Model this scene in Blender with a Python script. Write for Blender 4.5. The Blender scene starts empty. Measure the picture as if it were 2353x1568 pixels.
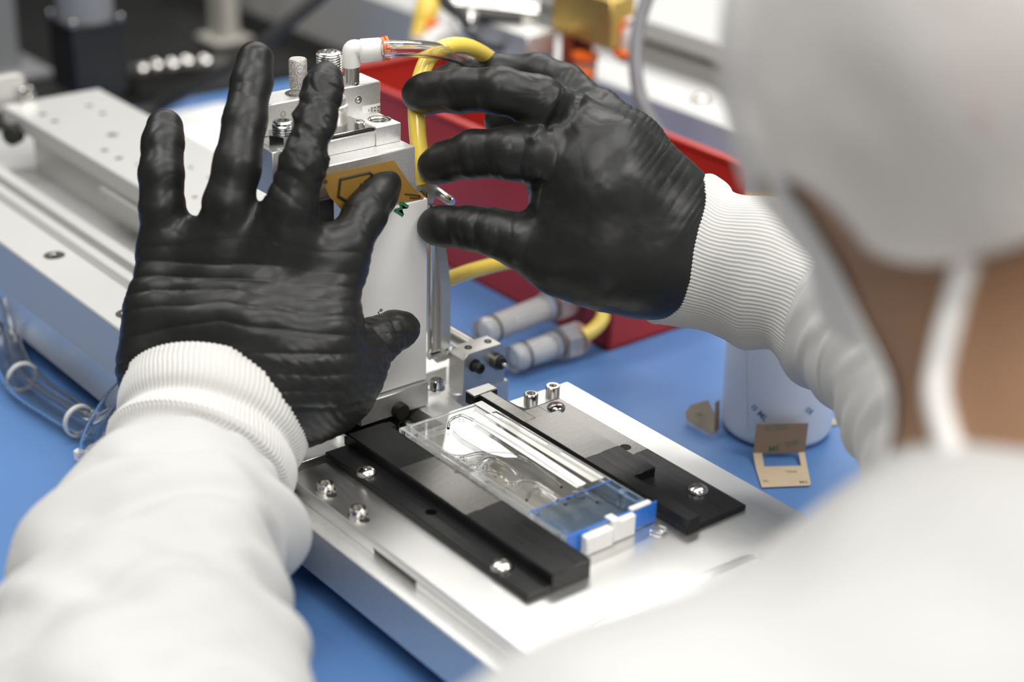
import bpy, math, random
import numpy as np
from mathutils import Matrix, Vector, noise as mnoise
from mathutils.geometry import tessellate_polygon

random.seed(4)
rng = np.random.default_rng(4)
S = bpy.context.scene
COL = S.collection
K = 0.001                       # the script measures in millimetres, the scene is in metres

# ---------------------------------------------------------------- camera
AX = np.array([[0.6225051, 0.7821373, 0.0273514], [-0.3449733, 0.2428598, 0.9066491], [0.7024815, -0.5738296, 0.4209980]])
CP = np.array([560.4, -470.5, 417.3])
FPX, CX, CY = 3980.0, 1176.5, 784.0
cam = bpy.data.cameras.new('camera')
cam.sensor_fit = 'HORIZONTAL'; cam.sensor_width = 36.0; cam.lens = FPX / 2353 * 36
cam.clip_start = 0.02; cam.clip_end = 60
cam.dof.use_dof = True; cam.dof.focus_distance = 0.788; cam.dof.aperture_fstop = 4.5; cam.dof.aperture_blades = 0
camo = bpy.data.objects.new('camera', cam); COL.objects.link(camo)
mw = Matrix.Identity(4)
for i in range(3):
    for j in range(3): mw[i][j] = AX[j][i]
    mw[i][3] = CP[i] * K
camo.matrix_world = mw
S.camera = camo
S.cycles.transparent_max_bounces = 40

# ---------------------------------------------------------------- world, lights, exposure
S.view_settings.view_transform = 'Standard'; S.view_settings.look = 'None'
S.view_settings.exposure = -0.57; S.view_settings.gamma = 1.0; S.view_settings.use_curve_mapping = False
wd = bpy.data.worlds.new('world'); S.world = wd; wd.use_nodes = True
wd.node_tree.nodes['Background'].inputs[0].default_value = (0.97, 0.98, 1.0, 1)
wd.node_tree.nodes['Background'].inputs[1].default_value = 0.25
def ceiling_lamp(x, y, z, sx, sy, watt, col=(1.0, 0.985, 0.955)):
    l = bpy.data.lights.new('ceiling_light', 'AREA'); l.shape = 'RECTANGLE'; l.size = sx; l.size_y = sy
    l.energy = watt; l.color = col
    o = bpy.data.objects.new('ceiling_light', l); COL.objects.link(o); o.location = (x, y, z)
    return o
for lx, ly, w in ((-1.3, 0.9, 23), (0.1, 0.9, 24), (-1.3, -0.5, 22), (0.1, -0.5, 26), (-2.7, 2.3, 23), (-1.3, 2.3, 23), (1.5, 0.9, 44), (1.5, -0.9, 46)):
    ceiling_lamp(lx, ly, 1.75, 0.6, 1.2, w)

# ---------------------------------------------------------------- helpers
def V(*a): return np.array(a, float)
def at(px, py, x=None, y=None, z=None, d=None):
    """a point measured off the photograph: where its line of sight meets a plane of the bench frame (mm)"""
    r = np.array([(px - CX) / FPX, -(py - CY) / FPX, -1.0]) @ AX
    if d is not None: return CP + r * d
    i, v = (0, x) if x is not None else (1, y) if y is not None else (2, z)
    return CP + r * ((v - CP[i]) / r[i])

class G:
    """loose geometry in mm: vertices and faces"""
    def __init__(s, v=(), f=()): s.v = [tuple(map(float, p)) for p in v]; s.f = [tuple(q) for q in f]
    def __add__(s, o):
        n = len(s.v); g = G(); g.v = s.v + o.v; g.f = s.f + [tuple(i + n for i in q) for q in o.f]; return g
    def turn(s, origin, axis, deg):
        m = Matrix.Rotation(math.radians(deg), 4, Vector(axis)); o = Vector(origin)
        s.v = [tuple(m @ (Vector(p) - o) + o) for p in s.v]; return s
    def move(s, d): s.v = [tuple(np.add(p, d)) for p in s.v]; return s

def box(lo, hi, b=0.35):
    lo = [min(a, c) for a, c in zip(lo, hi)], [max(a, c) for a, c in zip(lo, hi)]
    lo, hi = lo
    b = min(b, *[(hi[i] - lo[i]) * 0.4 for i in range(3)])
    v, ix = [], {}
    for sx in (0, 1):
        for sy in (0, 1):
            for sz in (0, 1):
                s = (sx, sy, sz)
                for a in range(3):
                    p = []
                    for i in range(3):
                        e = (lo, hi)[s[i]][i]
                        p.append(e if i == a else e + (b if s[i] == 0 else -b))
                    ix[s, a] = len(v); v.append(p)
    f = []
    for a in range(3):
        u, w = (a + 1) % 3, (a + 2) % 3
        for sa in (0, 1):
            q = []
            for cu, cw in ((0, 0), (1, 0), (1, 1), (0, 1)):
                s = [0, 0, 0]; s[a] = sa; s[u] = cu; s[w] = cw
                q.append(ix[tuple(s), a])
            f.append(q if sa else q[::-1])
    for a in range(3):                                   # edges along axis a
        u, w = (a + 1) % 3, (a + 2) % 3
        for cu in (0, 1):
            for cw in (0, 1):
                s0 = [0, 0, 0]; s0[u] = cu; s0[w] = cw; s1 = list(s0); s1[a] = 1
                q = [ix[tuple(s0), u], ix[tuple(s1), u], ix[tuple(s1), w], ix[tuple(s0), w]]
                f.append(q if cu != cw else q[::-1])
    for sx in (0, 1):
        for sy in (0, 1):
            for sz in (0, 1):
                s = (sx, sy, sz); q = [ix[s, 0], ix[s, 1], ix[s, 2]]
                f.append(q if (sx + sy + sz) % 2 else q[::-1])
    return G(v, f)

def _area(p): return 0.5 * sum(p[i][0] * p[(i + 1) % len(p)][1] - p[(i + 1) % len(p)][0] * p[i][1] for i in range(len(p)))
def inset(p, c):
    n = len(p); out = []
    for i in range(n):
        a, b, d = np.array(p[i - 1], float), np.array(p[i], float), np.array(p[(i + 1) % n], float)
        e1 = (b - a) / (np.linalg.norm(b - a) + 1e-9); e2 = (d - b) / (np.linalg.norm(d - b) + 1e-9)
        n1 = np.array([-e1[1], e1[0]]); n2 = np.array([-e2[1], e2[0]])
        m = n1 + n2; k = max(0.35, 1 + float(n1 @ n2))
        out.append(tuple(b + m * c / k))
    return out
def prism(poly, axis, a, b, holes=(), ch=0.3):
    """a 2-D outline (in the two other axes, cyclic order) pushed along an axis from a to b, with chamfered ends and holes"""
    if a > b: a, b = b, a
    if _area(poly) < 0: poly = poly[::-1]
    holes = [h if _area(h) < 0 else h[::-1] for h in holes]
    def P(q, t):
        r = [0, 0, 0]; r[axis] = t; r[(axis + 1) % 3] = q[0]; r[(axis + 2) % 3] = q[1]; return r
    g = G(); n = len(poly); ins = inset(poly, ch) if ch else poly
    rings = [(ins, a), (poly, a + ch), (poly, b - ch), (ins, b)] if ch else [(poly, a), (poly, b)]
    for r, t in rings: g.v += [tuple(P(q, t)) for q in r]
    for k in range(len(rings) - 1):
        for i in range(n): g.f.append((k * n + i, k * n + (i + 1) % n, (k + 1) * n + (i + 1) % n, (k + 1) * n + i))
    lo0, hi0 = 0, (len(rings) - 1) * n
    hl = []
    for h in holes:
        o = len(g.v); m = len(h)
        g.v += [tuple(P(q, a)) for q in h] + [tuple(P(q, b)) for q in h]
        for i in range(m): g.f.append((o + i, o + (i + 1) % m, o + m + (i + 1) % m, o + m + i))
        hl.append((o, m))
    if holes:
        tri = tessellate_polygon([[Vector((q[0], q[1], 0)) for q in r] for r in [ins] + list(holes)])
        fl = [(lo0 + i, hi0 + i) for i in range(n)]
        for o, m in hl: fl += [(o + i, o + m + i) for i in range(m)]
        pts = list(ins) + [q for h in holes for q in h]
        for t in tri:
            ar = _area([pts[i] for i in t])
            t = t if ar > 0 else t[::-1]
            g.f.append(tuple(fl[i][1] for i in t)); g.f.append(tuple(fl[i][0] for i in t[::-1]))
    else:
        g.f.append(tuple(range(hi0, hi0 + n))); g.f.append(tuple(range(n - 1, -1, -1)))
    return g
def circle(cx, cy, r, n=24): return [(cx + r * math.cos(2 * math.pi * i / n), cy + r * math.sin(2 * math.pi * i / n)) for i in range(n)]
def rrect(x0, y0, x1, y1, r, n=5):
    out = []
    for cx, cy, a0 in ((x1 - r, y1 - r, 0), (x0 + r, y1 - r, 90), (x0 + r, y0 + r, 180), (x1 - r, y0 + r, 270)):
        out += [(cx + r * math.cos(math.radians(a0 + 90 * i / n)), cy + r * math.sin(math.radians(a0 + 90 * i / n))) for i in range(n + 1)]
    return out
def frame(axis):
    a = np.array(axis, float); a /= np.linalg.norm(a)
    u = np.cross(a, (0, 0, 1)) if abs(a[2]) < 0.9 else np.cross(a, (0, 1, 0))
    u /= np.linalg.norm(u); return u, np.cross(a, u), a
def lathe(prof, c, axis=(0, 0, 1), n=28, hexed=(), open_top=False, hollow=False):
    """profile (radius, height) turned round an axis; rings whose index is in hexed become hexagons"""
    u, w, a = frame(axis); g = G(); c = np.array(c, float)
    for k, (r, h) in enumerate(prof):
        for i in range(n):
            t = 2 * math.pi * i / n
            rr = r
            if k in hexed:
                tt = (t + math.pi / 6) % (math.pi / 3) - math.pi / 6
                rr = r / math.cos(tt)
            g.v.append(tuple(c + a * h + u * rr * math.cos(t) + w * rr * math.sin(t)))
    for k in range(len(prof) - 1):
        for i in range(n):
            j = (i + 1) % n
            g.f.append((k * n + i, k * n + j, (k + 1) * n + j, (k + 1) * n + i))
    m = (len(prof) - 1) * n
    if not open_top and not hollow: g.f.append(tuple(range(n - 1, -1, -1)))
    if not hollow: g.f.append(tuple(range(m, m + n)))
    return g
def spline(pts, n=8):
    P = [np.array(p, float) for p in pts]; P = [2 * P[0] - P[1]] + P + [2 * P[-1] - P[-2]]; out = []
    for i in range(1, len(P) - 2):
        for k in range(n):
            t = k / n
            out.append(0.5 * ((2 * P[i]) + (P[i + 1] - P[i - 1]) * t + (2 * P[i - 1] - 5 * P[i] + 4 * P[i + 1] - P[i + 2]) * t * t + (3 * P[i] - P[i - 1] - 3 * P[i + 1] + P[i + 2]) * t ** 3))
    out.append(P[-2]); return out
def tube(pts, r, seg=14, wall=0, n=8, flat=None):
    """a round hose along a smooth path; wall > 0 makes it hollow"""
    P = spline(pts, n) if n else [np.array(p, float) for p in pts]
    m = len(P); T = [P[min(i + 1, m - 1)] - P[max(i - 1, 0)] for i in range(m)]
    T = [t / np.linalg.norm(t) for t in T]
    u = frame(T[0])[0]; fr = []
    for t in T:
        u = u - t * (u @ t); u /= np.linalg.norm(u); fr.append((u, np.cross(t, u)))
    def skin(rr):
        g = G()
        for i in range(m):
            ri = rr[i] if hasattr(rr, '__len__') else rr
            for k in range(seg):
                a = 2 * math.pi * k / seg
                g.v.append(tuple(P[i] + ri * (fr[i][0] * math.cos(a) * (flat or 1) + fr[i][1] * math.sin(a))))
        for i in range(m - 1):
            for k in range(seg):
                j = (k + 1) % seg
                g.f.append((i * seg + k, i * seg + j, (i + 1) * seg + j, (i + 1) * seg + k))
        return g
    g = skin(r); e = (m - 1) * seg
    if wall:
        h = skin(r - wall); o = len(g.v); g.v += h.v; g.f += [tuple(i + o for i in q[::-1]) for q in h.f]
        for k in range(seg):
            j = (k + 1) % seg
            g.f.append((k, o + k, o + j, j)); g.f.append((e + k, e + j, o + e + j, o + e + k))
    else:
        g.f.append(tuple(range(seg - 1, -1, -1))); g.f.append(tuple(range(e, e + seg)))
    return g
def sheet(grid, th):
    """a bent sheet: grid[row][col] of points, given a real thickness"""
    A = np.array(grid, float); r, c = A.shape[:2]
    N = np.zeros_like(A)
    du = np.gradient(A, axis=0); dv = np.gradient(A, axis=1)
    N = np.cross(du, dv); N /= np.linalg.norm(N, axis=2, keepdims=True) + 1e-12
    g = G(); a, b = A - N * th / 2, A + N * th / 2
    g.v = [tuple(p) for p in a.reshape(-1, 3)] + [tuple(p) for p in b.reshape(-1, 3)]
    o = r * c; I = lambda i, j: i * c + j
    for i in range(r - 1):
        for j in range(c - 1):
            g.f.append((I(i, j), I(i, j + 1), I(i + 1, j + 1), I(i + 1, j)))
            g.f.append((o + I(i, j), o + I(i + 1, j), o + I(i + 1, j + 1), o + I(i, j + 1)))
    rim = [I(0, j) for j in range(c)] + [I(i, c - 1) for i in range(1, r)] + [I(r - 1, j) for j in range(c - 2, -1, -1)] + [I(i, 0) for i in range(r - 2, 0, -1)]
    for k in range(len(rim)):
        p, q = rim[k], rim[(k + 1) % len(rim)]
        g.f.append((p, o + p, o + q, q))
    return g
def plate3(poly, nrm, th):
    """a flat polygon given in space, with thickness along a direction"""
    P = [np.array(p, float) for p in poly]; n = np.array(nrm, float); n /= np.linalg.norm(n); m = len(P)
    g = G([p for p in P] + [p + n * th for p in P])
    g.f = [tuple(range(m - 1, -1, -1)), tuple(range(m, 2 * m))] + [(i, (i + 1) % m, m + (i + 1) % m, m + i) for i in range(m)]
    return g

def mesh_of(name, g, origin, m, smooth=40, check=True):
    me = bpy.data.meshes.new(name)
    o = np.array(origin, float)
    if isinstance(g, G): v = np.array(g.v); f = g.f
    else: v, f = g
    me.from_pydata([tuple(p) for p in ((np.asarray(v) - o) * K)], [], [tuple(int(i) for i in q) for q in f])
    me.validate(clean_customdata=False)
    if check:
        import bmesh
        bm = bmesh.new(); bm.from_mesh(me); bmesh.ops.recalc_face_normals(bm, faces=bm.faces); bm.to_mesh(me); bm.free()
    me.materials.append(m)
    me.shade_smooth()
    if smooth < 180: me.set_sharp_from_angle(angle=math.radians(smooth))
    me.update()
    return me
class Thing:
    def __init__(s, name, label, cat, origin, group=None):
        s.o = np.array(origin, float)
        s.e = bpy.data.objects.new(name, None); s.e.empty_display_size = 0.01; COL.objects.link(s.e)
        s.e.location = tuple(s.o * K); s.e['label'] = label; s.e['category'] = cat
        if group: s.e['group'] = group
    def add(s, name, g, m, parent=None, label=None, smooth=40, kind=None, check=True):
        ob = bpy.data.objects.new(name, mesh_of(name, g, s.o, m, smooth, check)); COL.objects.link(ob)
        ob.parent = parent or s.e
        if label: ob['label'] = label
        if kind: ob['kind'] = kind
        return ob
def solo(name, label, cat, g, m, origin=None, group=None, smooth=40, kind=None, check=True):
    v = np.array(g.v if isinstance(g, G) else g[0])
    if origin is None: origin = [*(v.min(0) + v.max(0))[:2] / 2, v[:, 2].min()]
    ob = bpy.data.objects.new(name, mesh_of(name, g, origin, m, smooth, check)); COL.objects.link(ob)
    ob.location = tuple(np.array(origin) * K)
    if label: ob['label'] = label; ob['category'] = cat
    if group: ob['group'] = group
    if kind: ob['kind'] = kind
    return ob
def text_geo(s, size, org, xd, yd, th=0.06, bold=0.012):
    cu = bpy.data.curves.new('t', 'FONT'); cu.body = s; cu.size = size; cu.align_x = 'CENTER'; cu.align_y = 'CENTER'; cu.offset = size * bold; cu.resolution_u = 3
    ob = bpy.data.objects.new('t', cu); COL.objects.link(ob)
    me = bpy.data.meshes.new_from_object(ob.evaluated_get(bpy.context.evaluated_depsgraph_get()))
    xd = np.array(xd, float); xd /= np.linalg.norm(xd); yd = np.array(yd, float); yd /= np.linalg.norm(yd); zd = np.cross(xd, yd)
    pts = [np.array(org) + xd * v.co.x + yd * v.co.y for v in me.vertices]
    n = len(pts); fs = [tuple(p.vertices) for p in me.polygons]
    g = G(pts + [p + zd * th for p in pts])
    edge = {}
    for f in fs:
        for i in range(len(f)): edge[(f[i], f[(i + 1) % len(f)])] = 1
    g.f = [tuple(i + n for i in f) for f in fs] + [f[::-1] for f in fs] + [(a, b, b + n, a + n) for a, b in edge if (b, a) not in edge]
    bpy.data.objects.remove(ob); bpy.data.curves.remove(cu); bpy.data.meshes.remove(me)
    return g

# ---------------------------------------------------------------- materials
def mat(name, col, rough=0.5, metal=0.0, spec=0.5, trans=0.0, ior=1.45, nscale=0, ncol=None, nmix=0.5, bump=0.0, bscale=None, stretch=(1, 1, 1), rvar=0.0, sss=0.0, ssr=(1, 0.5, 0.3), coat=0.0, alpha=1.0, sheen=0.0, aniso=0.0):
    m = bpy.data.materials.new(name); m.use_nodes = True; nt = m.node_tree; b = nt.nodes['Principled BSDF']
    b.inputs['Base Color'].default_value = (*col, 1); b.inputs['Roughness'].default_value = rough; b.inputs['Metallic'].default_value = metal
    b.inputs['Specular IOR Level'].default_value = spec; b.inputs['IOR'].default_value = ior; b.inputs['Transmission Weight'].default_value = trans
    b.inputs['Coat Weight'].default_value = coat; b.inputs['Alpha'].default_value = alpha
    b.inputs['Sheen Weight'].default_value = sheen
    if sss: b.inputs['Subsurface Weight'].default_value = sss; b.inputs['Subsurface Radius'].default_value = ssr; b.inputs['Subsurface Scale'].default_value = 0.004
    if nscale or bump:
        tc = nt.nodes.new('ShaderNodeTexCoord'); mp = nt.nodes.new('ShaderNodeMapping'); mp.inputs['Scale'].default_value = stretch
        nt.links.new(tc.outputs['Object'], mp.inputs['Vector'])
        nz = nt.nodes.new('ShaderNodeTexNoise'); nz.inputs['Scale'].default_value = nscale or bscale; nz.inputs['Detail'].default_value = 5
        nt.links.new(mp.outputs[0], nz.inputs['Vector'])
        if ncol:
            r = nt.nodes.new('ShaderNodeValToRGB'); r.color_ramp.elements[0].color = (*col, 1); r.color_ramp.elements[1].color = (*ncol, 1)
            r.color_ramp.elements[0].position = 0.5 - nmix / 2; r.color_ramp.elements[1].position = 0.5 + nmix / 2
            nt.links.new(nz.outputs['Fac'], r.inputs[0]); nt.links.new(r.outputs[0], b.inputs['Base Color'])
        if rvar:
            mr = nt.nodes.new('ShaderNodeMapRange'); mr.inputs['From Min'].default_value = 0.3; mr.inputs['From Max'].default_value = 0.7
            mr.inputs['To Min'].default_value = max(0.02, rough - rvar); mr.inputs['To Max'].default_value = rough + rvar
            nt.links.new(nz.outputs['Fac'], mr.inputs[0]); nt.links.new(mr.outputs[0], b.inputs['Roughness'])
        if bump:
            n2 = nz
            if bscale and nscale:
                n2 = nt.nodes.new('ShaderNodeTexNoise'); n2.inputs['Scale'].default_value = bscale; n2.inputs['Detail'].default_value = 4
                nt.links.new(mp.outputs[0], n2.inputs['Vector'])
            bp = nt.nodes.new('ShaderNodeBump'); bp.inputs['Strength'].default_value = 1.0; bp.inputs['Distance'].default_value = bump * K
            nt.links.new(n2.outputs['Fac'], bp.inputs['Height']); nt.links.new(bp.outputs[0], b.inputs['Normal'])
    return m
ALU = mat('brushed_aluminium', (0.74, 0.735, 0.715), 0.33, 1.0, nscale=2600, stretch=(0.03, 1, 1), ncol=(0.79, 0.785, 0.765), nmix=0.8, rvar=0.03)
ALUP = mat('anodised_aluminium', (0.72, 0.715, 0.70), 0.42, 0.8, nscale=900, ncol=(0.84, 0.835, 0.815), rvar=0.04, bump=0.004)
ALUB = mat('satin_anodised_profile', (0.60, 0.595, 0.585), 0.5, 0.5, nscale=1500, rvar=0.03)
ALUD = mat('grey_machined_aluminium', (0.55, 0.545, 0.53), 0.42, 0.85, nscale=1800, stretch=(1, 0.1, 1), ncol=(0.66, 0.655, 0.63), rvar=0.05)
ALUW = mat('bead_blasted_aluminium', (0.64, 0.635, 0.615), 0.5, 0.7, nscale=700, rvar=0.04, bump=0.004)
STEEL = mat('polished_steel', (0.72, 0.70, 0.67), 0.16, 1.0, nscale=150, rvar=0.05)
STEELG = mat('steel_and_rail_reflection', (0.24, 0.23, 0.22), 0.28, 1.0, nscale=2600, stretch=(1, 0.04, 1), ncol=(0.27, 0.26, 0.245), nmix=0.9, rvar=0.02)  # real steel on the bumper sleeve, painted reflection on the rails
NICKEL = mat('nickel_plate', (0.62, 0.59, 0.55), 0.22, 1.0)
ZINC = mat('zinc_plate', (0.78, 0.78, 0.76), 0.22, 1.0)
ANOD = mat('black_anodised', (0.010, 0.010, 0.0103), 0.30, 0.0, spec=0.32, nscale=800, stretch=(0.05, 1, 1), rvar=0.05)
BLACK = mat('black_plastic', (0.014, 0.014, 0.014), 0.42)
HOLE_SHADE = mat('hole_shade_black', (0.006, 0.006, 0.006), 0.6)  # black that paints the shade inside holes and slots
RUBBER = mat('black_rubber', (0.02, 0.02, 0.02), 0.6)
LABELW = mat('white_liner_paper', (0.80, 0.785, 0.755), 0.42, bscale=300, bump=0.01)
PAPER = mat('white_paper', (0.86, 0.855, 0.83), 0.7)
GREENINK = mat('green_ink', (0.02, 0.16, 0.06), 0.6)
BLACKINK = mat('black_ink', (0.02, 0.02, 0.02), 0.6)
BLUEINK = mat('blue_ink', (0.10, 0.20, 0.36), 0.6)
MAT = mat('blue_esd_mat', (0.085, 0.195, 0.43), 0.40, spec=0.5, nscale=9, ncol=(0.095, 0.21, 0.46), bump=0.02, bscale=1600)
TABLE = mat('grey_laminate', (0.62, 0.62, 0.60), 0.5)
FLOORM = mat('pale_vinyl_floor', (0.55, 0.55, 0.53), 0.4, nscale=3, ncol=(0.60, 0.60, 0.58))
WHITEP = mat('white_plastic', (0.82, 0.81, 0.78), 0.35, sss=0.2, ssr=(1, 1, 1))
ORANGE = mat('orange_plastic', (0.90, 0.17, 0.02), 0.35, sss=0.1)
YELLOW = mat('yellow_polyurethane', (0.92, 0.66, 0.11), 0.2, sss=0.15, ssr=(1, 0.7, 0.1), coat=0.25)
RED = mat('red_polypropylene', (0.43, 0.030, 0.022), 0.3, sss=0.12, ssr=(1, 0.1, 0.1), spec=0.6)
BRASS = mat('brass', (0.66, 0.46, 0.14), 0.30, 0.85, nscale=60, rvar=0.06)
COPPER = mat('red_brown_copper', (0.36, 0.12, 0.07), 0.35, 0.6)
CLEAR = mat('clear_polycarbonate', (0.97, 0.98, 0.98), 0.02, trans=1.0, ior=1.40)
def thin_clear(name, tint, rough=0.03, ior=1.5):
    m = bpy.data.materials.new(name); m.use_nodes = True; nt = m.node_tree; nt.nodes.clear()
    o = nt.nodes.new('ShaderNodeOutputMaterial'); mx = nt.nodes.new('ShaderNodeMixShader'); t = nt.nodes.new('ShaderNodeBsdfTransparent'); g = nt.nodes.new('ShaderNodeBsdfGlossy'); f = nt.nodes.new('ShaderNodeMapRange'); lw = nt.nodes.new('ShaderNodeLayerWeight'); pw = nt.nodes.new('ShaderNodeMath'); pw.operation = 'POWER'; pw.inputs[1].default_value = 4.0; lw.inputs[0].default_value = 0.5
    nt.links.new(lw.outputs['Facing'], pw.inputs[0]); nt.links.new(pw.outputs[0], f.inputs[0]); f.inputs['To Min'].default_value = 0.04; f.inputs['To Max'].default_value = 0.9
    t.inputs[0].default_value = (*tint, 1); g.inputs['Roughness'].default_value = rough
    nt.links.new(f.outputs[0], mx.inputs[0]); nt.links.new(t.outputs[0], mx.inputs[1]); nt.links.new(g.outputs[0], mx.inputs[2]); nt.links.new(mx.outputs[0], o.inputs[0])
    return m
CLEARF = mat('clear_moulded_frame', (0.95, 0.96, 0.96), 0.06, trans=0.82, ior=1.33)
LIDM = thin_clear('thin_clear_sheet', (0.985, 0.985, 0.98))
CLEART = mat('clear_tubing', (0.97, 0.97, 0.97), 0.05, trans=1.0, ior=1.40)
MILKY = mat('milky_polypropylene', (0.84, 0.85, 0.875), 0.32, trans=0.05, ior=1.3, sss=0.3, ssr=(1, 1, 1))
GREYTUBE = mat('smoked_tubing', (0.20, 0.20, 0.21), 0.22)
TAPEB = mat('blue_film_tape', (0.03, 0.17, 0.62), 0.28)
TAPEC = thin_clear('clear_blue_tint', (0.80, 0.88, 0.98), 0.06)
AMBER = mat('amber_polyimide_film', (0.44, 0.25, 0.055), 0.18, trans=0.30, ior=1.3, spec=0.7)
AMBERP = mat('amber_print', (0.045, 0.035, 0.02), 0.5)
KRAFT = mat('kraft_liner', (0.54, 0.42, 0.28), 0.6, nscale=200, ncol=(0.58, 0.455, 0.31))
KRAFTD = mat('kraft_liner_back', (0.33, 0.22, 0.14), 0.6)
GLOVE = mat('black_nitrile', (0.0125, 0.0125, 0.012), 0.40, spec=0.42, nscale=90, rvar=0.07, bump=0.03, bscale=900)
KNIT = mat('white_knit', (0.60, 0.592, 0.57), 0.85, sheen=0.2, bscale=1400, bump=0.06)
COAT = mat('white_coverall', (0.53, 0.525, 0.513), 0.75, sheen=0.15, bscale=500, bump=0.03)
CAPM = mat('white_bouffant_nonwoven', (0.92, 0.90, 0.875), 0.8, bscale=60, bump=0.5, alpha=0.58)
MASKM = mat('white_mask', (0.85, 0.835, 0.81), 0.8)
SKIN = mat('brown_skin', (0.37, 0.215, 0.13), 0.5, sss=0.25, ssr=(1, 0.35, 0.2), nscale=25, ncol=(0.33, 0.18, 0.10))
EARS = mat('ear_skin', (0.58, 0.16, 0.12), 0.5, sss=0.3)
HAIR = mat('dark_hair', (0.05, 0.042, 0.038), 0.5, nscale=400, ncol=(0.09, 0.075, 0.065), stretch=(1, 1, 0.1))
DARKM = mat('dark_enclosure', (0.010, 0.010, 0.010), 0.45)
GREYP = mat('grey_painted_metal', (0.22, 0.225, 0.23), 0.5)
BEIGE = mat('beige_painted_metal', (0.42, 0.40, 0.36), 0.5)

# ---------------------------------------------------------------- setting: floor, bench, mat
FLOOR_Z = -760
o = solo('floor', None, None, box((-4200, -2600, FLOOR_Z - 20), (2600, 4200, FLOOR_Z), 0), FLOORM); o['kind'] = 'structure'
t = Thing('work_bench', 'grey laminate work bench under the blue mat', 'bench', (0, 100, FLOOR_Z))
t.add('bench_top', box((-654, -312, -34), (252, 900, -3), 2), TABLE)
for lx in (-640, 225):
    for ly in (-250, 840): t.add('leg', box((lx - 22, ly - 22, FLOOR_Z), (lx + 22, ly + 22, -34), 2), GREYP)
solo('bench_mat', 'blue antistatic mat lying on the bench under the machine', 'mat', box((-650, -306, -3), (248, 880, 0), 0.8), MAT)
pa = [at(375, 264, z=0), at(512, 237, z=0), at(740, 330, z=0), at(560, 470, z=0)]
solo('paper_sheet', 'white paper sheet on the blue mat behind the ring finger', 'paper', plate3([p + V(0, 0, 0.05) for p in pa], (0, 0, 1), 0.3), PAPER)

# ---------------------------------------------------------------- screws
def cap_screw(c, r=3.45, h=4.2, axis=(0, 0, 1)):
    c = np.array(c, float)
    return lathe([(r, 0), (r, h - 0.45), (r - 0.45, h), (r * 0.62, h), (r * 0.56, h - 0.25), (r * 0.5, h - 2.6), (0.1, h - 2.9)], c, axis, 36, hexed=(4, 5))
def button_screw(c, r=4.75, h=2.7):
    p = [(r, 0), (r, 0.35)] + [(r * math.cos(a), 0.35 + (h - 0.35) * math.sin(a)) for a in np.radians([18, 36, 52, 64])]
    q = p[-1][1]
    return lathe(p + [(r * 0.36, q + 0.05), (r * 0.34, q - 1.5), (0.1, q - 1.6)], c, (0, 0, 1), 36, hexed=(len(p), len(p) + 1))
def dark_disc(c, r, axis=(0, 0, 1), h=0.08, n=20): return lathe([(r, -0.4), (r, h), (0.05, h)], c, axis, n)  # flat black disc, the shade of a hole put in as colour
def ring(c, r1, r0, h, axis=(0, 0, 1), n=32): return lathe([(r0, 0), (r1, 0), (r1, h), (r0, h), (r0, 0)], c, axis, n, hollow=True)

# ---------------------------------------------------------------- linear stage under everything
YF = -138.0
t = Thing('linear_stage', 'long silver linear stage on the mat with grooved bed and white cover plate', 'machine', (-250, -60, 0))
t.add('base_plate', prism([(-540, YF), (250, YF), (250, 0), (-12, 0), (-12, -37.5), (-13, -80), (-75, -80), (-75, -37.5), (-540, -37.5)], 2, 14.5, 37.5, ch=0.5), ALUP)
for fx in (-500, -176, 130):
    for fy in (-112, -52): t.add('foot', lathe([(13, 0), (13, 3), (9, 4), (9, 14.5)], (fx, fy, 0), n=24), RUBBER, label='black rubber foot')
bed = [(YF, 37.5), (YF, 64.8), (YF + 0.7, 65.5), (-112.5, 65.5), (-112, 65), (-111, 51), (-98, 49), (-97.5, 57), (-93.5, 58.5), (-92.5, 47), (-86, 47), (-85.5, 57), (-79.5, 58.5), (-78.5, 46), (-40, 46), (-2, 46), (-2, 37.5)]
t.add('bed', prism([(p[0], p[1]) for p in bed], 0, -520, -112, ch=0.2), ALUB)
for hx, hy in ((125, 588), (292, 722), (-140, 420)):
    c = at(hx, hy, z=65.5)
    sc = t.add('sunk_screw', ring(c, 5.6, 4.4, 0.35) + lathe([(4.3, 0), (4.3, 0.15), (3.0, 0.3), (2.4, 0.1), (0.1, -0.1)], c, n=30, hexed=(3,)), NICKEL)
zc = 86.0
y1 = at(160, 335, z=zc)[1]; y2 = at(360, 274, z=zc)[1]; xf = at(175, 212, z=zc)[0]
holes = []
for hx, hy, r in ((258, 310, 3.6), (315, 378, 1.3), (438, 385, 1.7), (480, 408, 1.5), (447, 453, 1.8), (418, 395, 1.2)):
    c = at(hx, hy, z=zc); holes.append(circle(c[0], c[1], r, 16))
t.add('cover_plate', prism([(xf, y1), (-118, y1), (-118, y2), (xf, y2)], 2, 75.5, zc, holes, ch=0.5), ALUW)
t.add('carriage', box((xf + 20, y1 + 10, 46.05), (-120, y2 - 8, 75.5), 0.5), ALUD)
for hx, hy in ((98, 263), (126, 279), (205, 243), (236, 261), (240, 346), (273, 364)):
    c = at(hx, hy, z=zc); t.add('sunk_screw', ring(c, 2.3, 1.7, 0.12, n=20) + lathe([(1.7, 0), (1.5, 0.1), (0.7, 0.0), (0.1, -0.1)], c, n=18), NICKEL)
a = at(228, 430, y=y1 - 2.5); b = at(310, 535, y=y1 - 2.5)
t.add('side_bracket', prism([(a[2], a[0]), (a[2], -190), (62, -190), (62, a[0])], 1, y1 - 2.5, y1, ch=0.3), ALUW)
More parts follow.
